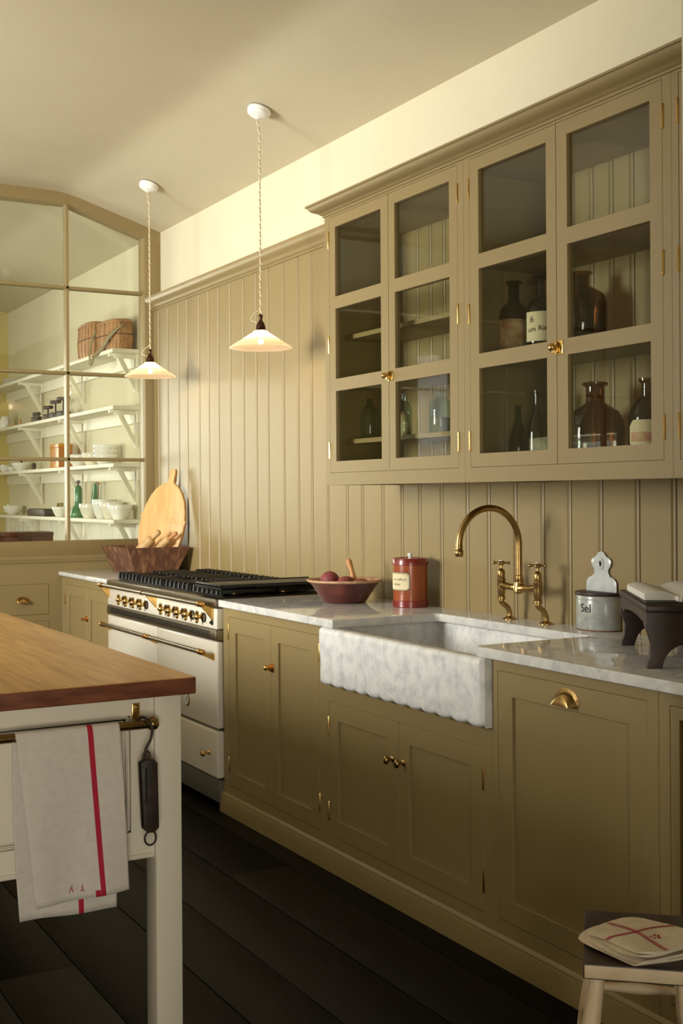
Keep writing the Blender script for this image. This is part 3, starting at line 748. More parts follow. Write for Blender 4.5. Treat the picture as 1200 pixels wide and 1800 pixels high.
gx.build('griddle_plate', 'cast_iron', rg, bevel=.0015)

# ------------------------------------------------------------------ bridge tap
tp = thing('bridge_tap', 'brass bridge tap with swan-neck spout and cross-head handles behind the sink', 'tap', (0, 0, 0))
PX = 2.563; FX = 2.598
br = MB()
for y in (3.397, 3.196):
    p = MB(); p.lathe([(.0255, 0), (.0255, .003), (.019, .007), (.013, .009), (.010, .012)], (FX, y, ZT), 20)
    p.tube(spline([(FX, y, .905), (FX - .001, y, .925), (FX - .012, y, .945), (PX + .002, y, .960), (PX, y, .975)], 5), .0095, 14)
    p.lathe([(.010, .0), (.0145, .002), (.0145, .012), (.011, .015), (.0125, .018), (.0145, .045), (.0145, .068), (.0155, .070), (.0155, .0735), (.012, .075), (.013, .077), (.013, .100), (.011, .104), (.0085, .107), (.0045, .110), (.0045, .124)], (PX, y, .970), 20)
    pl = p.build('pillar', 'brass_aged', tp, smooth=45)
    c = MB(); zc = 1.099
    c.lathe([(.008, -.008), (.0105, -.004), (.0105, .004), (.008, .0075)], (PX, y, zc), 16)
    for dx, dy in ((.77, .64), (-.77, -.64), (.64, -.77), (-.64, .77)):
        c.tube([(PX + dx * .007, y + dy * .007, zc), (PX + dx * .022, y + dy * .022, zc)], .0035, 8); c.sphere((PX + dx * .026, y + dy * .026, zc), .0062, 8)
    c.build('handle', 'brass_aged', pl, smooth=50)
    MB().lathe([(.0085, 0), (.0085, .002), (0, .0035)], (PX, y, zc + .0072), 16).build('index', 'ceramic_white', pl)
yc = 3.297
br.tube(spline([(PX, 3.397, 1.024), (PX, 3.365, 1.020), (PX, 3.33, 1.018), (PX, yc, 1.016), (PX, 3.264, 1.018), (PX, 3.23, 1.020), (PX, 3.196, 1.024)], 5), [.0135] * 3 + [.012] * 4 + [.0115] * 4 + [.013, .015, .017, .0185, .020, .0185, .017, .015, .013] + [.0115] * 4 + [.012] * 4 + [.0135] * 3, 14)
br.lathe([(.021, -.008), (.0205, .006), (.016, .022), (.0155, .028), (.017, .030), (.017, .034), (.0145, .036), (.0145, .046), (.0118, .048)], (PX, yc, 1.014), 20)
br.build('bridge', 'brass_aged', tp, smooth=50)
ra = .1245; zc = 1.168
path = [(PX, yc, 1.05), (PX, yc, 1.09), (PX, yc, 1.13)] + [(PX - ra + ra * math.cos(a), yc, zc + ra * math.sin(a)) for a in [PI * k / 22 for k in range(23)]] + [(PX - 2 * ra, yc, 1.150)]
sp = MB().tube(path, .0112, 16)
sp.lathe([(.0112, .03), (.0125, .02), (.0125, .012), (.0145, .010), (.0145, -.004), (.0125, -.006), (.0125, -.010), (.010, -.011), (.010, .004)], (PX - 2 * ra, yc, 1.142), 18)
sp.build('spout', 'brass_aged', tp, smooth=50)

# ------------------------------------------------------------------ pendant lamps
def pendant(label, x, y, zrose):
    t = thing('pendant_lamp', label, 'lamp', (x, y, zrose), 0, 'pair of opal glass pendants')
    sl = math.atan(.282)
    nrm = Vector((-math.sin(sl), 0, -math.cos(sl)))
    b = MB(); b.lathe([(.052, -.004), (.054, .006), (.051, .010), (.052, .013), (.050, .022), (.040, .030), (.026, .035), (.012, .040), (.006, .044), (0, .045)], (0, 0, 0), 28, nrm)
    b.build('ceiling_rose', 'ceramic_white', t, smooth=40)
    zs = 2.0 - zrose
    top = nrm * .042
    n = 120; L0 = top.z; L1 = zs + .155
    for ph in (0, PI):
        pts = []
        for i in range(n + 1):
            q = i / n; a = ph + q * 2 * PI * 24
            k = min(1, q * 12); pts.append((top.x * (1 - k) + .0026 * math.cos(a), .0026 * math.sin(a), L0 + (L1 - L0) * q))
        MB().tube(pts, .0026, 5, cap=False).build('cord', 'cord' if ph == 0 else 'cord_dark', t, smooth=60)
    lp = spline([(0, 0, zs + .175), (-.030, .012, zs + .15), (-.040, .018, zs + .125), (-.012, .004, zs + .112)], 8)
    MB().tube(lp, .0018, 6).build('cord_loop', 'cord', t, smooth=60)
    MB().lathe([(.004, .152), (.009, .148), (.010, .140), (.007, .130), (.008, .122), (.015, .114), (.021, .098), (.022, .088), (.019, .086), (.028, .080), (.030, .074), (.026, .070)], (0, 0, zs), 20).build('lampholder', 'bronze_brown', t, smooth=50)
    sh = MB(); pr = [(.022, .082), (.031, .078), (.033, .072), (.055, .058), (.095, .032), (.128, .012), (.139, .004), (.142, 0)]
    sh.lathe(pr, (0, 0, zs), 48)
    sh.build('shade', 'opal_glass', t, smooth=60)
    MB().sphere((0, 0, zs + .030), .013, 12).build('bulb', 'filament', t, smooth=60)
    l = bpy.data.lights.new('bulb_light', 'POINT'); l.energy = 5.5; l.color = (1.0, .76, .50); l.shadow_soft_size = .016
    lo = bpy.data.objects.new('bulb_light', l); C.objects.link(lo); lo.parent = t; lo.location = (0, 0, zs + .030)
    return t
pendant('opal glass pendant lamp with brown lampholder hanging nearer the wall cabinet', 2.352, 4.880, 3.066)
pendant('opal glass pendant lamp with brown lampholder hanging beside the glazed partition', 2.370, 6.325, 3.061)

# ------------------------------------------------------------------ island table
it = thing('kitchen_island', 'cream painted island table with oak top and brass towel rail', 'table', (0, 0, 0))
IX0, IX1, IY0, IY1 = -.12, 1.139, 2.737, 5.35
b = MB(); n = 1
b.box(IX0, IX1, IY0, IY1, .858, ZT)
top = b.build('table_top', ['oak_top', 'oak_end'], it, bevel=.004, segs=3)
for p in top.data.polygons:
    if abs(p.normal.z) < .6 or p.normal.z < 0: p.material_index = 1
lx = [(IX0 + .03, IX0 + .097), (1.043, 1.110)]; ly = [(2.765, 2.832), (IY1 - .095, IY1 - .028)]
for x0, x1 in lx:
    for y0, y1 in ly: MB().box(x0, x1, y0, y1, 0, .858).build('leg', 'island_paint', it, bevel=.002)
def end_panel(yf, yb, s):
    x0, x1, z0, z1 = lx[0][1], lx[1][0], .470, .858
    o = MB(); ix0, ix1, iz0, iz1 = x0 + .06, .986, .530, .812
    for a in ((x0, ix0, z0, z1), (ix1, x1, z0, z1), (ix0, ix1, z0, iz0), (ix0, ix1, iz1, z1)): o.box(a[0], a[1], min(yf, yb), max(yf, yb), a[2], a[3])
    e = o.build('end_frame', 'island_paint', it, smooth=0)
    MB().box(ix0, ix1, yf + s * .012, yf + s * .02, iz0, iz1).build('panel', 'island_paint', e)
    m = MB()
    for t_, d in ((.0, .006), (.010, .009)):
        r = .006
        m.box(ix0 + t_, ix1 - t_, yf + s * .012 - s * .0, yf + s * d, iz0 + t_, iz0 + t_ + r).box(ix0 + t_, ix1 - t_, yf + s * .012, yf + s * d, iz1 - t_ - r, iz1 - t_)
        m.box(ix0 + t_, ix0 + t_ + r, yf + s * .012, yf + s * d, iz0 + t_, iz1 - t_).box(ix1 - t_ - r, ix1 - t_, yf + s * .012, yf + s * d, iz0 + t_, iz1 - t_)
    m.build('bead_moulding', 'island_paint', e, bevel=.0015, segs=1)
    MB().box(x0, x1, min(yf - s * .004, yb), max(yf - s * .004, yb), z0 - .006, z0 + .006).build('lower_bead', 'island_paint', e, bevel=.003)
end_panel(2.780, 2.805, 1); end_panel(IY1 - .045, IY1 - .07, -1)
for x0, x1 in ((IX0 + .045, IX0 + .067), (1.075, 1.097)): MB().box(x0, x1, 2.832, IY1 - .095, .470, .858).build('side_panel', 'island_paint', it)
MB().box(IX0 + .067, 1.075, 2.806, IY1 - .071, .475, .49).build('bottom_board', 'island_paint', it)
rl = MB().lathe([(.0105, 0), (.0105, 1.09)], (-.075, 2.722, .799), 18, (1, 0, 0)).build('towel_rail', 'brass_aged', it, smooth=50)
for x in (-.082, 1.020): MB().sphere((x, 2.722, .799), .0165, 14).build('finial', 'brass_aged', rl, smooth=60)
for x in (-.045, .998):
    q = MB(); q.box(x - .010, x + .010, 2.774, 2.780, .792, .842); q.box(x - .008, x + .008, 2.722, 2.776, .794, .804); q.sphere((x, 2.773, .833), .004, 8)
    q.build('rail_bracket', 'brass', rl, bevel=.002)

# towel over the rail
def towel():
    b = MB(); cols = 56; x0t, x1t = .692, .934
    stripe = (.863 - .692) / (.242)
    us = sorted(set([i / cols for i in range(cols + 1)] + [stripe - .027, stripe + .027, .0]))
    prof = []
    def pt(u, s):
        # s in [-1,1]: front bottom .. rail top .. back bottom
        if s < 0:
            k = -s; xt = x0t + u * (x1t - x0t); xb_ = .731 + u * (.953 - .731); zb = .416 + .006 * u
            x = xt + (xb_ - xt) * k ** 1.15; z = .812 + (zb - .812) * k
            yy = 2.722 - .0135 - .010 * math.sin(PI * min(1, k * 1.1)) * (.6 + .4 * math.sin(u * 7)) - .006 * k * math.sin(u * 9 + 1.3) - .012 * k
            return (x, yy, z)
        k = s; xt = x0t + u * (x1t - x0t); xb_ = .706 + u * (.936 - .706); zb = .378 - .006 * u
        return (xt + (xb_ - xt) * k - .006 * (1 - u) * math.sin(PI * k), 2.722 + .0135 + .005 * k * math.sin(u * 8) + .004 * k, .812 + (zb - .812) * k)
    rows = [pt for _ in (0,)]
    S_ = [-1 + i / 26 for i in range(27)]
    ring = []
    for s in S_[:-1]: ring.append([pt(u, s) for u in us])
    for a in [PI * i / 6 for i in range(7)]:
        ring.append([(x0t + u * (x1t - x0t), 2.722 - .0135 * math.cos(a), .799 + .0135 * math.sin(a)) for u in us])
    for i in range(1, 27): ring.append([pt(u, i / 26) for u in us])
    k = len(us); vs = [v for r in ring for v in r]; fs = []; ms = []
    for j in range(len(ring) - 1):
        for i in range(k - 1):
            um = (us[i] + us[i + 1]) / 2
            st = abs(um - stripe) < .0271 if j < 32 else abs(um - (stripe - .085)) < .03
            if j == 0 and abs(um - stripe + .06) < .025: st = True
            b.add([], [], 0); fs.append((j * k + i, j * k + i + 1, (j + 1) * k + i + 1, (j + 1) * k + i)); ms.append(1 if st else 0)
    b.v = vs; b.f = fs; b.m = ms
    o = b.build('tea_towel', ['linen', 'red_thread'], None, smooth=80)
    o.modifiers.new('thick', 'SOLIDIFY').thickness = .0016
    tag(o, 'pale linen tea towel with one red stripe hanging on the brass island rail', 'towel')
    # monogram, upside down as it hangs
    vs, fs = text_mb('T \u00b7 V', .020)
    q = MB(); q.add([(.822 - v[0] * .9, 2.6845, .450 - v[1]) for v in vs], fs); q.build('monogram', 'red_thread', o, smooth=0)
towel()

# spring balance hanging on the rail
sb = thing('spring_balance', 'rusty brown iron spring balance hanging from the brass rail by its hook', 'scale', (.998, 2.70, .51))
ox, oy, oz = .998, 2.70, .51
def rel(p): return (p[0] - ox, p[1] - oy, p[2] - oz)
hk = [(.985, 2.740, .796), (.990, 2.735, .811), (.998, 2.722, .816), (1.006, 2.704, .808), (1.010, 2.698, .790), (1.006, 2.698, .768), (.995, 2.698, .748), (.993, 2.698, .735), (.996, 2.698, .726)]
MB().tube([rel(p) for p in spline(hk, 6)], .0033, 8).build('hook', 'iron_brown', sb, smooth=60)
MB().tube([rel((.996 + .008 * math.cos(a), 2.698, .729 + .011 * math.sin(a))) for a in [2 * PI * i / 14 for i in range(14)]], .0028, 8, closed=True).build('shackle', 'iron_brown', sb, smooth=60)
bp = [(-.021, .205), (-.010, .212), (.010, .212), (.020, .203), (.023, .050), (.012, .040), (-.004, .040), (-.014, .050)]
bb = MB().prism([(x + .001, z) for x, z in bp], 'y', -.014, .010); body = bb.build('case', 'iron_brown', sb, bevel=.002)
MB().box(-.010, -.006, -.0150, -.0135, .110, .195).build('slot', 'dark_void', body)
MB().box(-.014, .002, -.0165, -.0145, .114, .118).build('pointer', 'iron_brown', body)
for x, z in ((-.016, .197), (.015, .196), (-.009, .056), (.013, .056), (.017, .15)): MB().sphere((x, -.0145, z), .0022, 6).build('rivet', 'steel_dark', body)
MB().tube([rel((1.004 + .014 * math.cos(a), 2.698, .535 + .0165 * math.sin(a))) for a in [2 * PI * i / 22 for i in range(22)]], .0025, 8, closed=True).build('ring', 'iron_brown', sb, smooth=60)

# ------------------------------------------------------------------ stool with folded cloth
def ax2(o, a):
    c, s = math.cos(a), math.sin(a)
    return lambda u, v, z: (o[0] + c * u - s * v, o[1] + s * u + c * v, z)
SA = math.radians(48.5); SO = (1.690, 1.800)
fs_ = thing('wooden_stool', 'small painted wooden stool with dark worn seat on the floor by the pier', 'stool', (SO[0], SO[1], 0), SA)
W, D, SZ = .151, .106, .455
st = MB(); n = 12; vs = []
for j in range(2):
    for i in range(n + 1):
        for k in range(n + 1):
            u = -W + 2 * W * i / n; v = -D + 2 * D * k / n
            dip = .006 * (1 - (u / W) ** 2) * (1 - (v / D) ** 4)
            vs.append((u, v, SZ - dip if j else SZ - .030))
N = (n + 1) ** 2; q = lambda j, i, k: j * N + i * (n + 1) + k
fs = []; ms = []
for i in range(n):
    for k in range(n):
        fs.append((q(1, i, k), q(1, i + 1, k), q(1, i + 1, k + 1), q(1, i, k + 1))); ms.append(0)
        fs.append((q(0, i, k), q(0, i, k + 1), q(0, i + 1, k + 1), q(0, i + 1, k))); ms.append(1)
for i in range(n):
    for a, b_ in (((i, 0), (i + 1, 0)), ((i + 1, n), (i, n)), ((0, i + 1), (0, i)), ((n, i), (n, i + 1))):
        fs.append((q(0, *a), q(0, *b_), q(1, *b_), q(1, *a))); ms.append(1)
st.v = vs; st.f = fs; st.m = ms
st.build('seat', ['stool_seat', 'stool_paint'], fs_, bevel=.003, segs=2, bev_angle=60)
legs = {}
for su in (-1, 1):
    for sv in (-1, 1):
        t0 = Vector((su * (W - .035), sv * (D - .028), SZ - .026)); t1 = Vector((su * (W + .030), sv * (D + .026), 0))
        P = [t0.lerp(t1, k) for k in (0, .15, .4, .7, 1)]
        MB().tube(P, [.0135, .0155, .0185, .0165, .0125], 14).build('leg', 'stool_paint', fs_, smooth=60); legs[(su, sv)] = (t0, t1)
def lp(k, f): return legs[k][0].lerp(legs[k][1], f)
mids = []
for sv in (-1, 1):
    a, c = lp((-1, sv), .42), lp((1, sv), .42)
    MB().tube([a.lerp(c, k) for k in (0, .2, .5, .8, 1)], [.007, .010, .014, .010, .007], 12).build('stretcher', 'stool_paint', fs_, smooth=60); mids.append(a.lerp(c, .5))
MB().tube([mids[0].lerp(mids[1], k) for k in (0, .25, .5, .75, 1)], [.007, .010, .013, .010, .007], 12).build('stretcher', 'stool_paint', fs_, smooth=60)
for su in (-1, 1):
    a, c = lp((su, -1), .30), lp((su, 1), .30)
    MB().tube([a.lerp(c, k) for k in (0, .2, .5, .8, 1)], [.007, .009, .012, .009, .007], 12).build('stretcher', 'stool_paint', fs_, smooth=60)
# folded cloth
def folded():
    P = ax2((1.672, 1.778), math.radians(87)); b = MB()
    L, Wd = .096, .100
    layers = 4; nu, nv = 20, 14
    def surf(l, top):
        vs = []
        for j in range(nv + 1):
            for i in range(nu + 1):
                u = -1 + 2 * i / nu; v = -1 + 2 * j / nv; kc = 1 - .13 * (u * v) ** 2
                uu = kc * u * L * (1 - .03 * l) - .006 * l + .005 * math.sin(v * 4 + l); vv = kc * v * Wd * (1 - .04 * l) + .004 * math.sin(u * 3 + l * 1.7)
                bul = math.sqrt(max(0, 1 - abs(v) ** 6)) 
                z = .456 + .0015 + l * .0058 + (.005 if top else 0) * bul + .003 * math.sin(u * 2.6 + .6 + l * .2) + .0022 * math.sin(v * 3 + u * 2) + (.010 * max(0, -u - .3) if l > 1 else 0)
                vs.append(P(uu, vv, z))
        return vs
    for l in range(layers):
        a, t_ = surf(l, False), surf(l, True); k = nu + 1; n_ = len(a)
        fs = [(j * k + i, (j + 1) * k + i, (j + 1) * k + i + 1, j * k + i + 1) for j in range(nv) for i in range(nu)]
        ft = [tuple(n_ + q_ for q_ in f[::-1]) for f in fs]
        rim = [i for i in range(k)] + [j * k + nu for j in range(1, nv + 1)] + [nv * k + i for i in range(nu - 1, -1, -1)] + [j * k for j in range(nv - 1, 0, -1)]
        fr = [(rim[i], rim[(i + 1) % len(rim)], n_ + rim[(i + 1) % len(rim)], n_ + rim[i]) for i in range(len(rim))]
        mm = []
        for f in fs: mm.append(0)
        for jj in range(nv):
            for ii in range(nu):
                mm.append(1 if (ii in (5, 7) or jj in (4,)) and l == layers - 1 else 0)
        o_ = len(b.v); b.v += a + t_; allf = fs + ft + fr
        b.f += [tuple(q_ + o_ for q_ in f) for f in allf]; b.m += mm + [0] * len(fr)
    o = b.build('folded_cloth', ['linen_warm', 'linen_warm'], None, smooth=60)
    tag(o, 'folded cream linen cloth with red lines lying on the stool seat', 'cloth')
    # woven red lines and small monogram follow the top layer
    def zt(u, v): 
        l = 3; return .456 + .0015 + l * .0058 + .005 * math.sqrt(max(0, 1 - abs(v) ** 6)) + .003 * math.sin(u * 2.6 + .6 + l * .2) + .0022 * math.sin(v * 3 + u * 2) + .010 * max(0, -u - .3) + .0007
    def XY(u, v): return u * (1 - .13 * (u * v) ** 2) * L * .91 - .018 + .005 * math.sin(v * 4 + 3), v * (1 - .13 * (u * v) ** 2) * Wd * .88 + .004 * math.sin(u * 3 + 5.1)
    ln = MB()
    def line(pts, wd):
        vs = []
        for (u, v, du, dv) in pts:
            for s in (-1, 1): vs.append(P(*XY(u + s * du * wd, v + s * dv * wd), zt(u, v)))
        ln.add(vs, [(2 * i, 2 * i + 1, 2 * i + 3, 2 * i + 2) for i in range(len(pts) - 1)])
    for o_ in (.10, .15): line([(o_, -1 + 2 * t_ / 20, 1, 0) for t_ in range(21)], .014)
    for o_ in (.20, .27): line([(-1 + 2 * t_ / 24, o_, 0, 1) for t_ in range(25)], .018)
    ln.build('woven_lines', 'red_thread', o, smooth=0)
    mg = MB()
    for du, dv, r in ((.02, .22, .05), (.10, .16, .04), (.16, .24, .045), (.06, .34, .04), (.14, .38, .035)):
        c = []
        for k in range(10):
            a = 2 * PI * k / 10; u, v = du - .36 + r * math.cos(a), dv - .30 + r * .9 * math.sin(a); c.append(P(*XY(u, v), zt(u, v) + .0003))
        mg.add(c, [tuple(range(10))])
    mg.build('monogram', 'red_thread', o, smooth=0)
folded()

# ------------------------------------------------------------------ dark footstool and book on the worktop
ang = math.atan2(.43, .301); A0 = (2.145, 2.250)
P = ax2(A0, ang)           # u along the long side (away), v to the left;  stool spans v in [-.22, 0]
sf = thing('footstool', 'dark oak footstool with shaped ends standing on the marble worktop', 'stool', (A0[0], A0[1], ZT), ang)
Lf, Wf, Ht = .50, .21, .160
b = MB(); b.box(0, Lf, -Wf, 0, Ht - .018, Ht); b.build('top', 'dark_wood', sf, bevel=.004, segs=3)
for u in (.006, Lf - .026):
    pf = [(-.003, Ht - .018), (-.001, .10), (-.006, .085), (-.013, .06), (-.010, .03), (-.003, .012), (-.002, 0), (-.040, 0)]
    pf += [(-.042 - (Wf / 2 - .042) * (1 - math.cos(PI / 2 * k / 6)), .062 * math.sin(PI / 2 * k / 6)) for k in range(1, 7)]
    pf2 = pf + [(-Wf - p[0], p[1]) for p in pf[::-1][1:]]
    MB().prism(pf2, 'x', u, u + .020).build('end_board', 'dark_wood', sf, bevel=.0015, segs=1)
for v in (-.004, -Wf + .022):
    pr = [(.012, Ht - .018), (Lf - .012, Ht - .018), (Lf - .02, .115), (Lf - .055, .098), (Lf - .08, .110)] + [(Lf - .08 - (Lf - .16) * k / 8, .110 + .008 * math.sin(PI * k / 8)) for k in range(1, 8)] + [(.08, .110), (.055, .098), (.02, .115)]
    MB().prism(pr, 'y', v - .018, v).build('side_rail', 'dark_wood', sf, bevel=.0015, segs=1)
# open book
bk = thing('open_book', 'open book with blank pale pages lying on the dark footstool', 'book', (A0[0], A0[1], ZT + Ht), ang)
def pages(name, v0, v1, u0, u1, h0, h1, side):
    b = MB(); n = 10; vs = []
    for i in range(n + 1):
        t_ = i / n; v = v0 + (v1 - v0) * t_; z = h0 + (h1 - h0) * t_ + .010 * math.sin(PI * t_) ** .8
        for u in (u0, u1): vs += [(u, v, .004), (u, v, z)]
    fs = []
    for i in range(n):
        a = 4 * i
        fs += [(a + 1, a + 3, a + 7, a + 5), (a, a + 4, a + 6, a + 2), (a, a + 1, a + 5, a + 4), (a + 2, a + 6, a + 7, a + 3)]
    fs += [(0, 2, 3, 1), (4 * n, 4 * n + 1, 4 * n + 3, 4 * n + 2)]
    b.add(vs, fs); return b.build(name, 'page', bk, smooth=45)
pages('page_block', -.092, -.012, .10, .42, .014, .020, 1); pages('page_block', -.096, -.20, .05, .42, .014, .026, -1)
MB().box(.045, .425, -.203, -.008, 0, .004).build('cover', 'book_cover', bk, bevel=.001)
MB().box(.06, .43, -.099, -.090, .003, .016).build('spine_fold', 'page', bk, bevel=.001)

# ------------------------------------------------------------------ salt box
sx = thing('salt_box', 'grey enamel salt box with scalloped back plate and wooden lid against the boards', 'salt box', (2.658, 2.985, ZT))
R = .088
def dpoly(r, n=20): return [(-r * math.sin(PI * i / n) * .92, r * math.cos(PI * i / n)) for i in range(n + 1)]
MB().prism(dpoly(R), 'z', 0, .112).build('bowl', 'salt_enamel', sx, bevel=.003, smooth=40)
for z in (.020, .098): 
    MB().sweep([(p[0], p[1]) for p in dpoly(R - .0005)], [(0, z), (.0015, z + .001), (.0015, z + .003), (0, z + .004)]).build('bead', 'salt_enamel', sx)
MB().prism(dpoly(R + .0005, 24), 'z', 0, .004).build('base_rim', 'rust', sx)
MB().prism([(p[0] * 1.04, p[1] * 1.05) for p in dpoly(R)], 'z', .112, .1225).build('lid', 'dark_wood', sx, bevel=.003)
hp = [(0, .254), (.014, .248), (.024, .236), (.040, .230), (.048, .220), (.044, .205), (.034, .195), (.033, .182), (.042, .172), (.060, .166), (.070, .155), (.072, .140), (.072, .10)]
bk2 = [(y, z) for y, z in hp] + [(-y, z) for y, z in hp[::-1][:-1]]
pl = MB().prism(bk2, 'x', -.006, -.001).build('back_plate', 'salt_back', sx, bevel=.002, segs=2)
MB().lathe([(.0165, 0), (.0165, .003), (.010, .004), (.0075, .0032)], (-.0058, 0, .212), 20, (-1, 0, 0)).xf(Matrix(((1, 0, 0, 0), (0, .85, 0, 0), (0, 0, 1.25, -.053), (0, 0, 0, 1)))).build('eyelet', 'salt_back', pl)
MB().lathe([(.008, 0), (0, .0005)], (-.0062, 0, .212), 16, (-1, 0, 0)).xf(Matrix(((1, 0, 0, 0), (0, .7, 0, 0), (0, 0, 1.25, -.053), (0, 0, 0, 1)))).build('hole', 'dark_void', pl)
def wrap_text(body, size, R, zc, ang0, ey=1.0):
    vs, fs = text_mb(body, size); out = []
    for x, y, z in vs:
        a = ang0 + x / R; out.append((a, y + zc)); 
    return out, fs
ov, of = wrap_text('Sel', .038, R, .072, 0)
q = MB(); q.add([(-(R + .0016) * .92 * math.cos(a + .12), -(R + .0016) * math.sin(a + .12), z) for a, z in ov], of)
q.build('lettering', 'ink', sx, smooth=0)

# ------------------------------------------------------------------ lidded canister
cx_, cy_ = 2.567, 3.991
cn = thing('lidded_canister', 'rust orange apothecary canister with dark red bands and handwritten label', 'canister', (cx_, cy_, ZT))
MB().lathe([(0, 0), (.067, 0), (.0675, .003), (.0675, .186), (0, .186)], (0, 0, 0), 40).build('body', 'canister_body', cn, smooth=40)
MB().lathe([(.0676, 0), (.070, .002), (.070, .025), (.0676, .027)], (0, 0, 0), 40).build('base_band', 'canister_band', cn, smooth=40)
ld = MB().lathe([(.0678, .164), (.071, .165), (.071, .188), (.069, .191), (.060, .191), (.058, .189), (0, .189)], (0, 0, 0), 40).build('lid', 'canister_band', cn, smooth=40)
MB().lathe([(.007, .189), (.006, .196), (.0105, .202), (.011, .207), (.006, .211), (0, .212)], (0, 0, 0), 18).build('lid_knob', 'ceramic_white', ld, smooth=50)
# label wraps the face turned towards the window and away from the tap
def wrap_rect(R, a0, a1, z0, z1, cut, n=14):
    vs = []; 
    for i in range(n + 1):
        a = a0 + (a1 - a0) * i / n; d = min(i, n - i) * abs(a1 - a0) / n * R; c = max(0, cut - d)
        vs += [(R * math.cos(a), R * math.sin(a), z0 + c), (R * math.cos(a), R * math.sin(a), z1 - c)]
    return vs, [(2 * i, 2 * i + 2, 2 * i + 3, 2 * i + 1) for i in range(n)]
cam_a = math.atan2(-cy_, -cx_)
la0, la1 = cam_a - 1.62, cam_a - .02     # image left is towards smaller azimuth seen from the camera
MB().add(*wrap_rect(.0682, la0, la1, .066, .137, .010)).build('label_border', 'ink', cn, smooth=60)
lb = MB().add(*wrap_rect(.0685, la0 + .03, la1 - .03, .068, .135, .009)).build('label', 'paper', cn, smooth=60)
MB().add(*wrap_rect(.0688, la0 + .055, la1 - .055, .0705, .1325, .0085)).build('label_line', 'ink', lb, smooth=60)
MB().add(*wrap_rect(.0691, la0 + .07, la1 - .07, .0718, .1312, .008)).build('label_field', 'paper', lb, smooth=60)
for body, zz, sz, aa in (('um sulfuric.', .110, .0150, -.66), ('lution', .091, .0150, -.86)):
    vs, fs = text_mb(body, sz); q = MB()
    q.add([(.0694 * math.cos(cam_a + aa + x / .0694), .0694 * math.sin(cam_a + aa + x / .0694), zz + y_ + .12 * x * 0) for x, y_, z in vs], fs); q.build('handwriting', 'ink', lb, smooth=0)

# ------------------------------------------------------------------ red bowl with potatoes and pestle
bx_, by_ = 2.445, 4.300
rb = thing('terracotta_bowl', 'dark red earthenware bowl with worn pale rim on the worktop', 'bowl', (bx_, by_, ZT))
MB().lathe([(0, .001), (.084, 0), (.088, .003), (.094, .012), (.138, .078), (.146, .084)], (0, 0, 0), 48).build('outside', 'terracotta', rb, smooth=50)
MB().lathe([(.146, .084), (.155, .088), (.155, .095), (.146, .0955), (.134, .090), (.090, .020), (0, .014)], (0, 0, 0), 48).build('rim', 'terracotta_rim', rb, smooth=50)
def potato(label, c, r, sq):
    o = MB().sphere((0, 0, 0), r, 16, sq=sq); rr = random.Random(int(c[0] * 1e4))
    o.v = [tuple(Vector(v) * (1 + .03 * math.sin(v[0] * 60 + 1) * math.cos(v[1] * 50))) for v in o.v]
    tag(o.build('potato', 'potato', None, smooth=80, loc=c), label, 'potato', 'potatoes in the red bowl')
potato('large round red-skinned potato resting highest in the earthenware bowl', (bx_ - .035, by_ + .062, ZT + .088), .040, (1, 1.05, .9))
potato('smaller oval red-skinned potato half sunk in the earthenware bowl', (bx_ + .000, by_ - .012, ZT + .078), .034, (1.15, 1, .85))
potato('dull brownish potato leaning on the pestle in the earthenware bowl', (bx_ + .045, by_ - .055, ZT + .076), .033, (1.3, .95, .62))
ps = thing('wooden_pestle', 'slender brown wooden pestle leaning in the bowl of potatoes', 'pestle', (bx_ + .03, by_ + .0, ZT + .06))
MB().tube([(.010, -.012, -.03), (.012, -.012, .02), (.008, .004, .065), (.004, .018, .098), (.003, .021, .108), (.002, .024, .115)], [.012, .0115, .010, .0125, .012, .006], 14).build('shaft', 'handle_wood', ps, smooth=60)
ps['label'] = 'slender brown wooden pestle leaning in the bowl of potatoes'

# ------------------------------------------------------------------ trough, cutting board, rolling pins
tr = thing('wooden_trough', 'dark worn wooden dough trough with sloping sides on the short worktop', 'trough', (2.45, 6.64, ZT))
def ringq(x0, x1, y0, y1, z): return [(x0 - 2.45, y0 - 6.64, z), (x1 - 2.45, y0 - 6.64, z), (x1 - 2.45, y1 - 6.64, z), (x0 - 2.45, y1 - 6.64, z)]
o_b, o_t = ringq(2.325, 2.565, 6.445, 6.835, 0), ringq(2.262, 2.632, 6.405, 6.875, .150)
i_b, i_t = ringq(2.345, 2.545, 6.465, 6.815, .016), ringq(2.280, 2.614, 6.425, 6.855, .150)
for k in range(4):
    n = (k + 1) % 4; b = MB()
    b.add([o_b[k], o_b[n], o_t[n], o_t[k], i_b[k], i_b[n], i_t[n], i_t[k]], [(0, 1, 2, 3), (5, 4, 7, 6), (3, 2, 6, 7), (0, 4, 5, 1), (0, 3, 7, 4), (1, 5, 6, 2)])
    b.build('side', 'trough_wood', tr, smooth=0)
MB().add(o_b + i_b, [(3, 2, 1, 0), (4, 5, 6, 7)] + [(k, (k + 1) % 4, 4 + (k + 1) % 4, 4 + k) for k in range(4)]).build('bottom', 'trough_wood', tr, smooth=0)

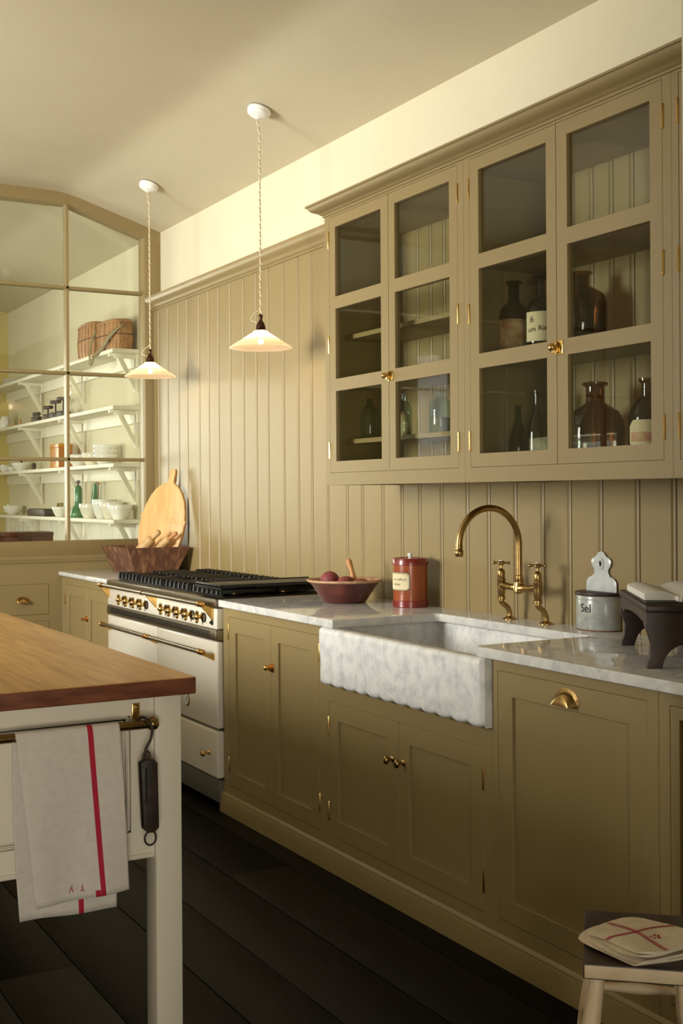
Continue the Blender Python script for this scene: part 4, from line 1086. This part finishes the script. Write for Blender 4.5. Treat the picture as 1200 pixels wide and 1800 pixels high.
tdir = Vector((.50, -.866, 0)).normalized(); nd = Vector((-.866, -.50, 0)).normalized(); lean = math.radians(9)
base = Vector((2.492, 6.610, ZT + .034)); up = (Vector((0, 0, 1)) * math.cos(lean) - nd * math.sin(lean)).normalized(); nn = tdir.cross(up).normalized()
rl_ = math.radians(8.5); tdir, up = tdir * math.cos(rl_) - up * math.sin(rl_), up * math.cos(rl_) + tdir * math.sin(rl_)
Mb = Matrix((( tdir.x, up.x, nn.x, base.x), (tdir.y, up.y, nn.y, base.y), (tdir.z, up.z, nn.z, base.z), (0, 0, 0, 1)))
out = []
for i in range(29):
    a = -PI / 2 + (2 * PI) * i / 28 + 0
    y = .245 + .250 * math.sin(a); wv = .158 * abs(math.cos(a)) ** .72 * (1 - .12 * (y - .2))
    out.append((wv if math.cos(a) >= 0 else -wv, y))
right = [(.078, 0), (.118, .05), (.150, .13), (.163, .21), (.160, .28), (.148, .34), (.125, .40), (.095, .445), (.060, .475), (.026, .490)]
hnd = [(.020, .505), (.019, .560), (.014, .574)]
pl_ = right + hnd + [(-x, y) for x, y in hnd[::-1]] + [(-x, y) for x, y in right[::-1]]
cb_ = MB().prism(pl_, 'z', -.010, .012).xf(Mb)
cbo = tag(cb_.build('bread_board', 'board_wood', None, bevel=.003, segs=2), 'pale oval wooden bread board with handle standing in the trough', 'board')
MB().box(-.166, .166, .262, .290, .0105, .0135).xf(Mb).build('cross_batten', 'board_wood', cbo, bevel=.001)
MB().tube([tuple(Mb @ Vector(p)) for p in ((.002, .572, .0), (.012, .560, -.014), (.016, .50, -.018))], .002, 6).build('leather_loop', 'leather', cbo)
def pin(label, p0, p1, r=.019, mt='pale_wood', hm='handle_wood'):
    p0, p1 = Vector(p0), Vector(p1); ax = (p1 - p0).normalized(); L = (p1 - p0).length
    t = thing('rolling_pin', label, 'rolling pin', tuple(p0))
    b = MB(); b.lathe([(0, 0), (r * .9, .002), (r, .012), (r, L - .075), (r * .85, L - .068), (r * .35, L - .062)], (0, 0, 0), 18, ax); b.build('barrel', mt, t, smooth=45)
    h_ = MB(); h_.lathe([(r * .32, L - .066), (r * .42, L - .050), (r * .58, L - .025), (r * .55, L - .008), (r * .3, L - .001), (0, L)], (0, 0, 0), 14, ax); h_.build('handle', hm, t, smooth=50)
    return t
pin('thick pale wooden rolling pin with hooked pale handle propped in the trough', (2.345, 6.60, ZT + .070), (2.478, 6.475, ZT + .242), .030, 'pale_wood', 'pale_wood')
pin('slim wooden rolling pin with orange handle propped in the trough', (2.43, 6.60, ZT + .075), (2.562, 6.425, ZT + .232), .023)
pin('short pale rolling pin lying lower between the other two in the trough', (2.37, 6.72, ZT + .060), (2.478, 6.540, ZT + .205), .015, 'pale_wood', 'pale_wood')

# ------------------------------------------------------------------ bottles in the wall cabinets
def bottle(label, x, y, z, prof, mt, group=None, content=None):
    t = thing('bottle', label, 'bottle', (x, y, z), 0, group)
    MB().lathe([(0, .002)] + prof, (0, 0, 0), 28).build('glass', mt, t, smooth=40)
    if content: MB().lathe(content[0], (0, 0, 0), 20).build('contents', content[1], t, smooth=40)
    return t
def label_on(t, R, a0, a1, z0, z1, mt, cut=.0, border=None):
    vs, fs = wrap_rect(R + .0008, a0, a1, z0, z1, cut); o = MB().add(vs, fs).build('paper_label', mt, t, smooth=60); return o
sip = [(.036, 0), (.038, .006), (.038, .100), (.034, .118), (.022, .134), (.013, .142), (.012, .158), (.014, .160), (.014, .166), (.010, .167)]
bottle('stippled clear bottle at the hinge end of the lowest shelf', 2.50, 4.180, 1.561, sip, 'clear_bottle', 'clear bottles on the lowest cabinet shelf')
bottle('clear bottle holding brown corks near the latch of the cabinet', 2.50, 3.925, 1.561, [(r * .85, h) for r, h in sip], 'clear_bottle', 'clear bottles on the lowest cabinet shelf', ([(0, .004), (.024, .004), (.027, .02), (.024, .05), (.018, .07), (.022, .085), (0, .10)], 'paper_brown'))
bottle('squat clear bottle of dried herbs beside the cabinet stile', 2.50, 3.675, 1.561, [(r * 1.12, h * .98) for r, h in sip], 'clear_bottle', 'clear bottles on the lowest cabinet shelf', ([(0, .004), (.034, .004), (.036, .06), (0, .064)], 'cork'))
fc = MB().box(-.055, .055, -.09, .09, 0, .016).build('folded_napkin', 'ceramic_white', None, bevel=.006, segs=3, loc=(2.46, 4.03, 1.7815)); tag(fc, 'folded white napkin on the middle shelf of the glazed cabinet', 'napkin')
apo = [(.052, 0), (.055, .006), (.055, .140), (.050, .165), (.036, .185), (.022, .196), (.019, .205), (.018, .255), (.028, .260), (.028, .266), (.018, .268)]
b1 = bottle('tall dark apothecary bottle with torn brown paper label on the upper shelf', 2.50, 3.235, 1.785, apo, 'smoke_bottle')
a = math.atan2(-3.235, -2.5); label_on(b1, .055, a - 1.1, a + .95, .035, .135, 'paper_brown')
for zz in (.040, .046, .126, .131):
    MB().add(*wrap_rect(.0562, a - .9, a + .7, zz, zz + .0012, 0)).build('printed_line', 'ink_green', b1)
b2 = bottle('dark apothecary bottle with cream label marked 6 on the upper shelf', 2.50, 3.085, 1.785, [(r * 1.05, h * .98) for r, h in apo], 'amber_dark')
a = math.atan2(-3.085, -2.5); l2 = label_on(b2, .0578, a - 1.05, a + 1.0, .045, .140, 'paper')
for body, sz, zz, aa in (('6', .030, .115, -.62), ('um Ricini', .024, .085, -.12)):
    vs, fs = text_mb(body, sz); MB().add([(.0594 * math.cos(a + aa + x / .0594), .0594 * math.sin(a + aa + x / .0594), zz + y_ + .08 * x) for x, y_, z in vs], fs).build('handwriting', 'ink', l2, smooth=0)
wine = [(.034, 0), (.036, .006), (.036, .110), (.030, .145), (.016, .185), (.0125, .21), (.012, .245), (.0145, .247), (.0145, .258), (.011, .259)]
bottle('tall green glass wine bottle on the cabinet floor', 2.50, 3.112, 1.4325, [(r * 1.05, h * .95) for r, h in wine], 'green_bottle')
bottle('shorter slim green bottle standing next to the tall green one', 2.50, 3.215, 1.4325, [(r * .8, h * .78) for r, h in wine], 'green_bottle')
jug = [(.085, 0), (.094, .008), (.096, .10), (.092, .13), (.078, .158), (.050, .176), (.034, .184), (.031, .190), (.031, .235), (.042, .240), (.043, .247), (.034, .250)]
bottle('wide amber demijohn with flared lip on the cabinet floor', 2.510, 2.845, 1.4325, [(r * .93, h) for r, h in jug], 'amber_bottle')
b3 = bottle('amber bottle with pink and cream octagonal label on the cabinet floor', 2.495, 2.602, 1.4325, [(.052, 0), (.056, .006), (.056, .130), (.050, .155), (.034, .178), (.02, .188), (.019, .225), (.028, .232), (.028, .24)], 'amber_bottle')
a = math.atan2(-2.602, -2.495); l3 = label_on(b3, .056, a - 1.15, a + 1.05, .034, .118, 'paper', .018); MB().add(*wrap_rect(.0574, a - 1.0, a + .9, .055, .083, 0)).build('label_band', 'paper_pink', l3)
bottle('large amber bottle behind the right glazed door on the upper shelf', 2.53, 2.930, 1.785, [(.075, 0), (.08, .006), (.08, .15), (.07, .18), (.04, .20), (.026, .207), (.026, .24), (.036, .245), (.036, .25)], 'amber_bottle')

# ------------------------------------------------------------------ pantry shelves
SHX = 2.505
def shelf(label, z, y0=7.350, y1=10.76):
    t = thing('pantry_shelf', label, 'shelf', (XP, y0, z), 0, 'pantry shelves')
    MB().box(SHX - XP, -.002, 0, y1 - y0, -.024, 0).build('shelf_board', 'pantry_white', t, bevel=.002)
    MB().box(-.024, -.002, .06, y1 - y0, -.105, -.024).build('back_rail', 'pantry_white', t, bevel=.002)
    for yb in (.075, 1.19, 2.29):
        b = MB(); b.box(-.030, -.024, yb, yb + .032, -.265, -.024); b.box(-.165, -.030, yb, yb + .032, -.050, -.024)
        b.prism([(-.150, -.050), (-.112, -.050), (-.030, -.205), (-.030, -.255)], 'y', yb + .004, yb + .028)
        b.box(SHX - XP + .002, -.150, yb + .004, yb + .028, -.044, -.024)
        b.build('bracket', 'pantry_white', t, bevel=.0015)
    return t
ZS = [2.278, 1.916, 1.549, 1.189]
shelf('topmost white bracketed pantry shelf carrying the wicker baskets', ZS[0]); shelf('white bracketed pantry shelf carrying the iron choppers', ZS[1])
shelf('white bracketed pantry shelf carrying the yellow tin', ZS[2]); shelf('lowest white bracketed pantry shelf carrying green siphons and bowls', ZS[3])

# baskets
def basket(label, x, y, z, L, D, H, rot, strap):
    t = thing('wicker_basket', label, 'basket', (x, y, z), rot)
    n = 40; prof = []
    def outline(s, l):                       # D-shaped creel, flat back at +x
        p = []
        for i in range(n):
            a = 2 * PI * i / n; cx = math.cos(a); cy = math.sin(a)
            px = D * .5 * (abs(cx) ** .55) * (1 if cx > 0 else -1); py = L * .5 * (abs(cy) ** .7) * (1 if cy > 0 else -1)
            p.append((px * s, py * l))
        return p
    b = MB(); lv = [(0, .90, .86), (.15, .97, .93), (.5, 1.0, 1.0), (.85, .94, .97), (1.0, .90, .95)]
    vs = []
    for h, s, l in lv: vs += [(p[0], p[1], h * H) for p in outline(s, l)]
    fs = [(j * n + i, j * n + (i + 1) % n, (j + 1) * n + (i + 1) % n, (j + 1) * n + i) for j in range(len(lv) - 1) for i in range(n)] + [tuple(range(n))[::-1]]
    b.add(vs, fs); bo = b.build('weave', 'wicker', t, smooth=60)
    st = MB()
    for i in range(0, n, 2):                  # upright stakes standing proud of the weave
        pts = [Vector((p[0], p[1], 0)) for p in ()]
        path = []
        for h, s, l in lv: q = outline(s * 1.015, l * 1.01)[i]; path.append((q[0], q[1], h * H))
        st.tube(path, .0035, 5)
    st.build('stakes', 'wicker', bo, smooth=60)['kind'] = 'stuff'
    c = MB(); o1 = outline(.98, 1.0); c.add([(p[0], p[1], H) for p in o1] + [(p[0] * .9, p[1] * .95, H + .014) for p in o1], [tuple(range(n))[::-1], tuple(range(n, 2 * n))] + [(i, (i + 1) % n, n + (i + 1) % n, n + i) for i in range(n)])
    ld = c.build('lid', 'wicker', t, smooth=60)
    MB().tube([(p[0], p[1], H) for p in o1], .005, 6, closed=True).build('lid_rim', 'wicker', ld, smooth=60)
    MB().tube([(p[0] * 1.02, p[1] * 1.02, H * .56) for p in outline(1, 1)], .003, 5, closed=True).build('binding', 'leather', bo, smooth=60)
    if strap:
        def ribbon(pts, w_):
            r = MB(); P = spline(pts, 8); vs = []
            for p in P: vs += [(p.x - .0015, p.y - w_ * .5, p.z - w_ * .35), (p.x - .0015, p.y + w_ * .5, p.z + w_ * .35)]
            r.add(vs, [(2 * i, 2 * i + 1, 2 * i + 3, 2 * i + 2) for i in range(len(P) - 1)]); o = r.build('strap', 'canvas_strap', t, smooth=60); o.modifiers.new('t', 'SOLIDIFY').thickness = .003; return o
        ribbon([(-.02, -L * .50, H * .92), (-D * .58, -L * .35, H * .50), (-D * .64, -.02, H * .14), (-D * .72, L * .22, -.02), (-D * .74, L * .36, -.070)], .030)
        ribbon([(-D * .35, L * .52, H * .85), (-D * .62, L * .47, H * .4), (-D * .72, L * .44, 0), (-D * .74, L * .40, -.075)], .026)
        MB().box(-D * .75 - .004, -D * .75, L * .25, L * .34, -.030, -.020).build('buckle', 'brass_aged', t, bevel=.001)
    return t
basket('wicker creel with canvas shoulder strap hanging over the shelf edge', 2.605, 7.600, ZS[0], .34, .155, .190, math.radians(6), True)
basket('taller wicker creel with dark leather binding standing behind the strapped one', 2.610, 8.060, ZS[0], .42, .165, .225, math.radians(-4), False)
for i in range(3):
    tag(MB().lathe([(.02, 0), (.06, .004), (.085, .016), (.083, .017), (.055, .007), (0, .006)], (0, 0, 0), 24).build('plate', 'china_white', None, loc=(2.60, 10.22, ZS[0] + i * .016), smooth=50), ('lowest', 'middle', 'topmost')[i] + ' white plate in the small stack on the highest pantry shelf', 'plate', 'plates stacked on the top pantry shelf')

# iron herb choppers
def chopper(label, y, h, hl, bl, x=2.575, two=False):
    t = thing('iron_chopper', label, 'chopper', (x, y, ZS[1]), math.radians(20))
    b = MB()
    b.prism([(-bl, .050), (bl, .050), (bl * 1.08, .012), (bl * .9, .002), (-bl * .9, .002), (-bl * 1.08, .012)], 'x', -.018, .018); b.build('blade', 'iron_brown', t, bevel=.003)
    s = MB()
    for yy in ((-bl * .6, bl * .6) if two else (0,)):
        MB().tube([(0, yy, .048), (0, yy, h)], .0065, 8).build('stem', 'iron_brown', t, smooth=60)
    MB().lathe([(0, 0), (.012, .004), (.015, .02), (.012, hl), (.015, 2 * hl - .02), (.012, 2 * hl - .004), (0, 2 * hl)], (0, -hl, h), 12, (0, 1, 0)).build('handle', 'dark_wood', t, smooth=60)
    return t
chopper('low dark iron chopper with two stems and bar handle', 9.38, .070, .045, .045, two=True)
chopper('small iron chopper with reddish wooden handle beside the low one', 9.06, .100, .055, .045)
chopper('iron chopper with tall stem between two other choppers', 8.86, .128, .060, .052)
chopper('largest iron chopper with thick dark handle beside the glazing bar', 8.66, .140, .070, .060)
pt = thing('white_jug', 'white lidded jug at the far end of the chopper shelf', 'jug', (2.60, 10.46, ZS[1]))
MB().lathe([(.0, 0), (.045, 0), (.055, .03), (.05, .07), (.035, .095), (.038, .105), (.03, .115), (.008, .122), (0, .128)], (0, 0, 0), 20).build('body', 'china_white', pt, smooth=50)
MB().tube([(0, -.045, .09), (0, -.075, .08), (0, -.075, .05), (0, -.05, .03)], .006, 8).build('handle', 'china_white', pt, smooth=60)
tag(MB().lathe([(0, 0), (.035, 0), (.05, .02), (.052, .028), (.044, .026), (0, .012)], (0, 0, 0), 20).build('wooden_dish', 'pale_wood', None, loc=(2.60, 10.20, ZS[1]), smooth=50), 'shallow wooden dish beside the white jug', 'dish')
tag(MB().lathe([(0, 0), (.014, 0), (.016, .02), (.010, .04), (.013, .055), (.008, .07), (0, .074)], (0, 0, 0), 14).build('pepper_mill', 'pale_wood', None, loc=(2.62, 10.05, ZS[1]), smooth=50), 'small turned wooden pepper mill behind the shallow dish', 'mill')

# yellow tin
tt = thing('yellow_tin', 'square mustard yellow tin with hinged lid on the pantry shelf', 'tin', (2.583, 8.75, ZS[2]))
MB().box(-.052, .052, -.11, .11, 0, .150).build('body', ['tin_yellow'], tt, bevel=.004)
lid = MB().box(-.054, .054, -.112, .112, .150, .176).build('lid', 'tin_yellow', tt, bevel=.004)
MB().tube([(0, -.03, .176), (0, -.025, .19), (0, .025, .19), (0, .03, .176)], .003, 6).build('bail', 'steel', lid, smooth=60)
MB().box(-.0535, -.0515, -.025, .035, .03, .12).build('panel_stripe', 'tin_side', tt)
MB().box(-.050, .050, -.1125, -.110, .004, .148).build('side_face', 'tin_side', tt)

# bowls
def bowl(label, x, y, z, r, h, mt='china_white', group=None, rim=True, foot=.5):
    pr = [(0, .004), (r * foot, 0), (r * (foot + .06), .004), (r * .80, h * .35), (r * .95, h * .72), (r * .955, h * .74)]
    if rim: pr += [(r, h * .75), (r, h * .97), (r * .985, h), (r * .90, h)]
    else: pr += [(r, h), (r * .95, h)]
    pr += [(r * .88, h * .72), (r * .70, h * .35), (r * .40, h * .10), (0, h * .08)]
    return tag(MB().lathe(pr, (0, 0, 0), 28).build('bowl', mt, None, loc=(x, y, z), smooth=45), label, 'bowl', group)
gb = 'white bowls on the pantry shelves'
bowl('wide white mixing bowl nearest the shelf end', 2.600, 7.505, ZS[3], .080, .095, 'china_white', gb)
bowl('white mixing bowl second from the shelf end, slightly taller', 2.604, 7.690, ZS[3], .077, .112, 'china_cream', gb)
bowl('tall bluish white bowl third from the shelf end', 2.606, 7.870, ZS[3], .074, .130, 'ceramic_white', gb)
bowl('cream banded bowl standing next to the green siphons', 2.585, 8.090, ZS[3], .074, .100, 'china_cream', gb)
bowl('small white bowl of corks on the lowest shelf', 2.59, 8.80, ZS[3], .062, .075, 'china_white', gb)
for i, (dy, dx, rz) in enumerate(((-.02, 0, .5), (.012, .01, -.3), (.03, -.015, .9))):
    tag(MB().lathe([(0, -.035), (.010, -.034), (.012, .03), (.010, .034), (0, .035)], (0, 0, 0), 12, (math.sin(rz) * .5, math.cos(rz) * .2, 1)).build('cork', 'cork', None, loc=(2.59 + dx, 8.80 + dy, ZS[3] + .070), smooth=45), 'brownish green cork sticking out of the small white bowl', 'cork', 'corks in the small bowl')
bowl('rimless white mortar bowl at the far end of the lowest shelf', 2.60, 10.22, ZS[3], .085, .075, 'china_white', gb, False, .35)
tag(MB().lathe([(0, 0), (.012, .003), (.008, .03), (.007, .07), (.011, .085), (0, .095)], (0, 0, 0), 12, (-.35, .3, .8)).build('pestle', 'china_white', None, loc=(2.60, 10.23, ZS[3] + .012), smooth=50), 'white china pestle standing in the far mortar bowl', 'pestle')
wb = thing('wooden_block', 'long rough brown wooden block on the lowest shelf', 'block', (2.59, 9.30, ZS[3]))
MB().prism([(-.25, .02), (-.22, .055), (.20, .058), (.25, .045), (.26, .02), (.22, 0), (-.22, 0)], 'x', -.05, .05).build('block', 'dark_wood', wb, bevel=.006)
# upper bowl shelf
bowl('small white mortar at the far end of the yellow tin shelf', 2.60, 10.47, ZS[2], .050, .062, 'ceramic_white', gb, False)
tag(MB().lathe([(0, 0), (.010, .003), (.007, .05), (.010, .075), (0, .082)], (0, 0, 0), 12, (-.1, .6, .7)).build('pestle', 'china_white', None, loc=(2.60, 10.48, ZS[2] + .014), smooth=50), 'white china pestle leaning out of the small mortar', 'pestle')
bowl('tiny white ramekin between the mortar and the spoon bowl', 2.60, 10.23, ZS[2], .042, .040, 'ceramic_white', gb)
bowl('white bowl with a wooden spoon on the yellow tin shelf', 2.60, 9.93, ZS[2], .082, .068, 'china_white', gb)
sp_ = MB(); sp_.tube([(0, 0, 0), (.01, .035, .03), (.015, .07, .062)], [.011, .008, .006], 8)
tag(sp_.build('wooden_spoon', 'dark_wood', None, loc=(2.60, 9.93, ZS[2] + .030), smooth=60), 'dark wooden spoon leaning in the white bowl', 'spoon')
tag(MB().lathe([(0, 0), (.016, 0), (.014, .02), (.018, .045), (.012, .058), (0, .064)], (0, 0, 0), 14).build('pepper_mill', 'dark_wood', None, loc=(2.64, 9.70, ZS[2]), smooth=50), 'dark brown turned mill beside the spoon bowl', 'mill')
bowl('low white bowl beside the yellow tin', 2.595, 8.35, ZS[2], .078, .085, 'china_white', gb)
bowl('low white bowl half hidden behind the stacked bowls', 2.615, 8.12, ZS[2], .072, .090, 'china_cream', gb)
for i in range(3):
    bowl(('lowest', 'middle', 'topmost')[i] + ' white bowl in the stack of three on the yellow tin shelf', 2.605, 7.800, ZS[2] + i * .031, .085, .072, 'china_white', 'stack of three bowls')
tag(MB().lathe([(0, 0), (.010, .003), (.009, .05), (.011, .07), (0, .078)], (0, 0, 0), 12, (-.1, -.6, .6)).build('pestle', 'siphon_green', None, loc=(2.60, 7.80, ZS[2] + .080), smooth=50), 'green pestle leaning out of the stacked bowls', 'pestle')
# green siphons / sprayers
g1 = thing('green_siphon', 'green metal siphon with dark winged tap on the lowest shelf', 'siphon', (2.585, 8.36, ZS[3]))
MB().lathe([(0, 0), (.052, 0), (.056, .02), (.048, .060), (.026, .085), (.018, .10), (.018, .14), (.020, .15), (.006, .155)], (0, 0, 0), 20).build('body', 'siphon_green', g1, smooth=50)
MB().lathe([(0, .06), (.020, .065), (.027, .10), (.027, .205), (.018, .225), (0, .23)], (-.01, -.045, 0), 18).build('pump', 'siphon_green', g1, smooth=50)
MB().tube([(-.01, -.045, .21), (-.01, -.045, .245)], .006, 8).build('stem', 'iron_brown', g1)
MB().tube([(-.01, -.085, .250), (-.01, -.06, .256), (-.01, -.045, .250), (-.01, -.03, .256), (-.01, .01, .250)], [.004, .009, .012, .009, .004], 8).build('wing_tap', 'iron_brown', g1, smooth=60)
MB().lathe([(.012, 0), (.014, .006), (0, .012)], (0, .035, .115), 12, (0, 0, 1)).build('cap', 'iron_brown', g1)
g2 = thing('green_sprayer', 'slim leaning green sprayer with brass nozzle behind the bowls', 'sprayer', (2.660, 8.225, ZS[3]))
MB().tube([(0, 0, 0), (0, 0, .08), (0, -.012, .16), (0, -.025, .225), (0, -.035, .240)], [.024, .024, .021, .016, .008], 14).build('body', 'siphon_green', g2, smooth=60)
MB().tube([(0, -.035, .238), (0, -.08, .246), (0, -.13, .238)], [.005, .005, .009], 8).build('nozzle', 'brass_aged', g2, smooth=60)
MB().tube([(0, -.09, .24), (0, -.095, .19), (0, -.088, .14), (0, -.075, .08)], .004, 8).build('lever', 'leather', g2, smooth=60)

# wooden chest on the drawer unit behind the glass
ch = thing('wooden_chest', 'long reddish brown wooden box lying behind the partition glass', 'box', (1.70, 7.42, 1.045))
for k, x in enumerate((-.42, -.12, .10, .27)):
    w_ = (.30, .22, .17, .14)[k]; MB().box(x, x + w_ - .002, -.10, .10, 0, .052).build('side_plank', 'chest_wood', ch, bevel=.002)
MB().box(-.42, .41, -.103, .103, .053, .079).build('lid', 'chest_wood', ch, bevel=.003)
